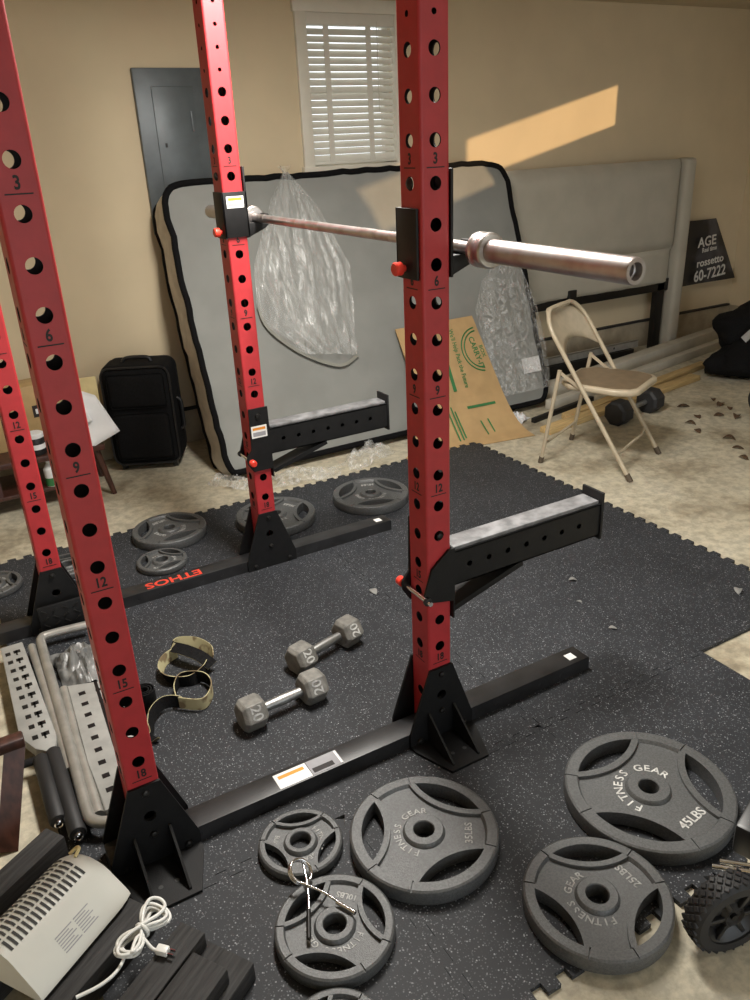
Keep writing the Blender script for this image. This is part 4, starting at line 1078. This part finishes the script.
# local z of T = wheel axis
m = M(); m.lathe([(.068, -.026), (.088, -.026), (.096, -.018), (.0965, 0), (.096, .018), (.088, .026), (.068, .026)], 48, xf=T, closed=True); tr_ = m.build('tire', BLKRUB, wh, smooth=40)
m = M()
for k in range(28):
    a = 2*pi*k/28
    for j, zz in enumerate((-.0165, -.0055, .0055, .0165)):
        A = MX.Rotation(a+(pi/28 if j % 2 else 0), 4, 'Z') @ MX.Translation((.0965-.0012*abs(j-1.5), 0, zz)) @ MX.Rotation(R(45), 4, 'X'); m.box(-.003, .0045, -.0056, .0056, -.0056, .0056, xf=T @ A, bev=.0014, seg=1)
m.build('tread', BLKRUB, tr_, smooth=30)
m = M(); m.lathe([(0, .012), (.018, .014), (.022, .02), (.03, .008), (.05, .004), (.062, .014), (.069, .022)], 40, xf=T); m.build('hub', BLKPL, wh, smooth=40)
m = M()
for k in range(6):
    A = MX.Rotation(2*pi*k/6, 4, 'Z'); m.box(.02, .066, -.005, .005, .006, .018, xf=T @ A, bev=.002)
m.build('spokes', BLKPL, wh)
m = M()
B0_ = WC+V((.14, .06, .05)); m.box(-.02, .30, -.035, .035, -.03, .06, bev=.01, xf=frame(B0_, (.93, .30, .1), (-.3, .95, 0))); m.build('housing', BLKPL, wh)
for q in (-.012, .012):
    m = M(); m.tube([WC+V((.005+q, .05, .085)), WC+V((.06+q, -.02, .098))], .005, 8); m.build('strut', CHROME, wh, smooth=60)
M().cyl(WC-wax*.05, WC+wax*.02, .008, n=12).build('axle', DARKMET, wh)

# ------------------------------------------------------------------ bag and odds and ends at the right
def blob(name, parent, c_, s_, material, seed, amp=.22):
    bm = bmesh.new(); bmesh.ops.create_icosphere(bm, subdivisions=4, radius=1)
    for v in bm.verts:
        p = v.co.copy(); k = 1+amp*NZ.noise(p*1.4+V((seed, 0, 0)))+amp*.5*NZ.noise(p*3.5+V((0, seed, 0)))
        v.co = V((p.x*s_[0]*k, p.y*s_[1]*k, max(-s_[2]*.86, p.z*s_[2]*k)))
    return M().bm(bm, 0, MX.Translation(c_)).build(name, material, parent, smooth=60)
dfl = thing('duffel_bag', 'black cloth bag slumped on the ends of the boards at the right', 'bag', (4.93, 1.99, FLOOR))
blob('body', dfl, (.06, .06, .27), (.36, .24, .20), BLKFAB, 3); blob('lower_fold', dfl, (-.04, -.04, .12), (.44, .22, .135), BLKFAB, 8)
m = M(); m.ribbon(smoothpath([(-.26, -.06, .26), (-.20, -.12, .35), (-.05, -.165, .42), (.10, -.17, .44)], 6), .05, .006, lambda t: (.2, .6, 1)); m.build('white_trim', mat('grey white trim', (.35, .35, .34), .6), dfl, smooth=50)
m = M(); m.tube(smoothpath([(-.30, -.22, .05), (-.34, -.30, .02), (-.2, -.34, .012), (.0, -.32, .02), (.1, -.26, .05)], 5), .012, 8); m.build('carry_strap', BLKFAB, dfl, smooth=60)
m = M(); m.lathe([(.0, -.12), (.03, -.1165), (.06, -.104), (.085, -.085), (.104, -.06), (.116, -.031), (.1195, -.006), (.1165, 0), (.1195, .006), (.116, .031), (.104, .06), (.085, .085), (.06, .104), (.034, .1155), (.028, .114), (.022, .118), (0, .12)], 48, xf=MX.Rotation(R(60), 4, 'X'))
o = m.build('exercise_ball', BLKRUB, smooth=50); o.location = (4.06, 1.26, FLOOR+.12); tag(o, 'black rounded ball cut by the right edge of the frame', 'ball')
wk = thing('wall_bracket', 'small black clamp fixed to the right wall above the dark bag', 'bracket', (5.9, 2.72, .33))
M().box(-.012, 0, -.09, .05, -.03, .03, bev=.003).build('plate', BLKPL, wk); M().box(-.12, -.012, -.06, -.03, -.02, .012, bev=.004).build('arm', BLKPL, wk)
# dry leaves
def leaf(i, x, y, rz, s_, z, label):
    vs = []; fs = []; n_ = 6
    for k in range(n_+1):
        u = k/n_; w_ = .28*sin(pi*u)**.7+.01; b = .18*sin(pi*u)*(1 if i % 2 else .5)
        c_ = .12*sin(u*3+i)
        for q in (-1, 0, 1): vs.append(((u-.5)*s_, (c_+q*w_)*s_, .002+(b if q == 0 else b+.10*abs(q)*sin(pi*u))*s_))
    for k in range(n_):
        for q in range(2): a = k*3+q; fs.append((a, a+3, a+4, a+1))
    o = M().add(vs, fs).build('dry_leaf', LEAF if z < -.005 else mat('pale scrap', (.20, .20, .19), .7), smooth=60); o.location = (x, y, z); o.rotation_euler = (0, 0, rz)
    md = o.modifiers.new('s', 'SOLIDIFY'); md.thickness = .001; return tag(o, label, 'leaf', 'dry leaves on the concrete' if z < -.005 else 'pale leaf scraps on the mats')
lv = [(3.76, 1.51), (3.62, 1.45), (3.55, 1.34), (4.05, 1.59), (4.04, 1.50), (3.93, 1.37), (3.88, 1.46), (3.58, 1.15), (3.50, 1.03), (3.40, .92), (3.85, 1.70), (4.10, 1.68)]
for i, (x, y) in enumerate(lv): leaf(i, x, y, random.uniform(0, 6), random.uniform(.045, .085), FLOOR, 'dry brown leaf scattered on the concrete right of the folding chair')
for i, (x, y, l) in enumerate(((1.085, .812, 'pale leaf scrap on the mat between the dumbbells and the big upright'), (1.77, .45, 'pale scrap on the mat behind the near spotter arm tip'), (1.655, .125, 'pale smudge-like scrap on the mat beyond the near rail end'), (2.22, .045, 'pale leaf scrap at the right edge of the mat'), (1.68, .32, 'tiny pale scrap on the mat in front of the near spotter arm'))):
    leaf(i, x, y, random.uniform(0, 6), (.05, .035, .03, .05, .022)[i], .0, l)

# ------------------------------------------------------------------ camera, light, world
cam = bpy.data.cameras.new('camera'); co = bpy.data.objects.new('camera', cam); COL.objects.link(co)
RM = CAMROT
co.matrix_world = MX(((RM[0][0], -RM[1][0], -RM[2][0], CAMPOS[0]), (RM[0][1], -RM[1][1], -RM[2][1], CAMPOS[1]), (RM[0][2], -RM[1][2], -RM[2][2], CAMPOS[2]), (0, 0, 0, 1)))
cam.sensor_fit = 'HORIZONTAL'; cam.sensor_width = 36; cam.lens = 36*CAMF/750; cam.clip_start = .02
sc.camera = co
def area(name, loc, rot, sx, sy, power, col):
    l = bpy.data.lights.new(name, 'AREA'); l.shape = 'RECTANGLE'; l.size = sx; l.size_y = sy; l.energy = power; l.color = col
    o = bpy.data.objects.new(name, l); COL.objects.link(o); o.location = loc; o.rotation_euler = rot; return o
area('ceiling_lamp', (1.0, .55, ZC-.03), (0, 0, 0), .28, 1.0, 100, (1., .96, .89))
area('fill_light_rear', (1.6, -1.6, ZC-.03), (0, 0, 0), 1.0, .5, 6, (1., .96, .9))  # added soft fill to brighten the right front, not a lamp of the room
s = bpy.data.lights.new('sun', 'SUN'); s.energy = 3.6; s.color = (1., .66, .34); s.angle = R(.5)
so_ = bpy.data.objects.new('sun', s); COL.objects.link(so_)
so_.rotation_euler = V((-.95, .90, -.223)).to_track_quat('-Z', 'Y').to_euler()
wd = bpy.data.worlds.new('daylight'); sc.world = wd; wd.use_nodes = True
bg = wd.node_tree.nodes['Background']; bg.inputs[0].default_value = (.90, .96, 1., 1); bg.inputs[1].default_value = 2.1
sc.view_settings.view_transform = 'Standard'; sc.view_settings.look = 'None'; sc.view_settings.gamma = 1; sc.view_settings.exposure = 0.; sc.view_settings.use_curve_mapping = False
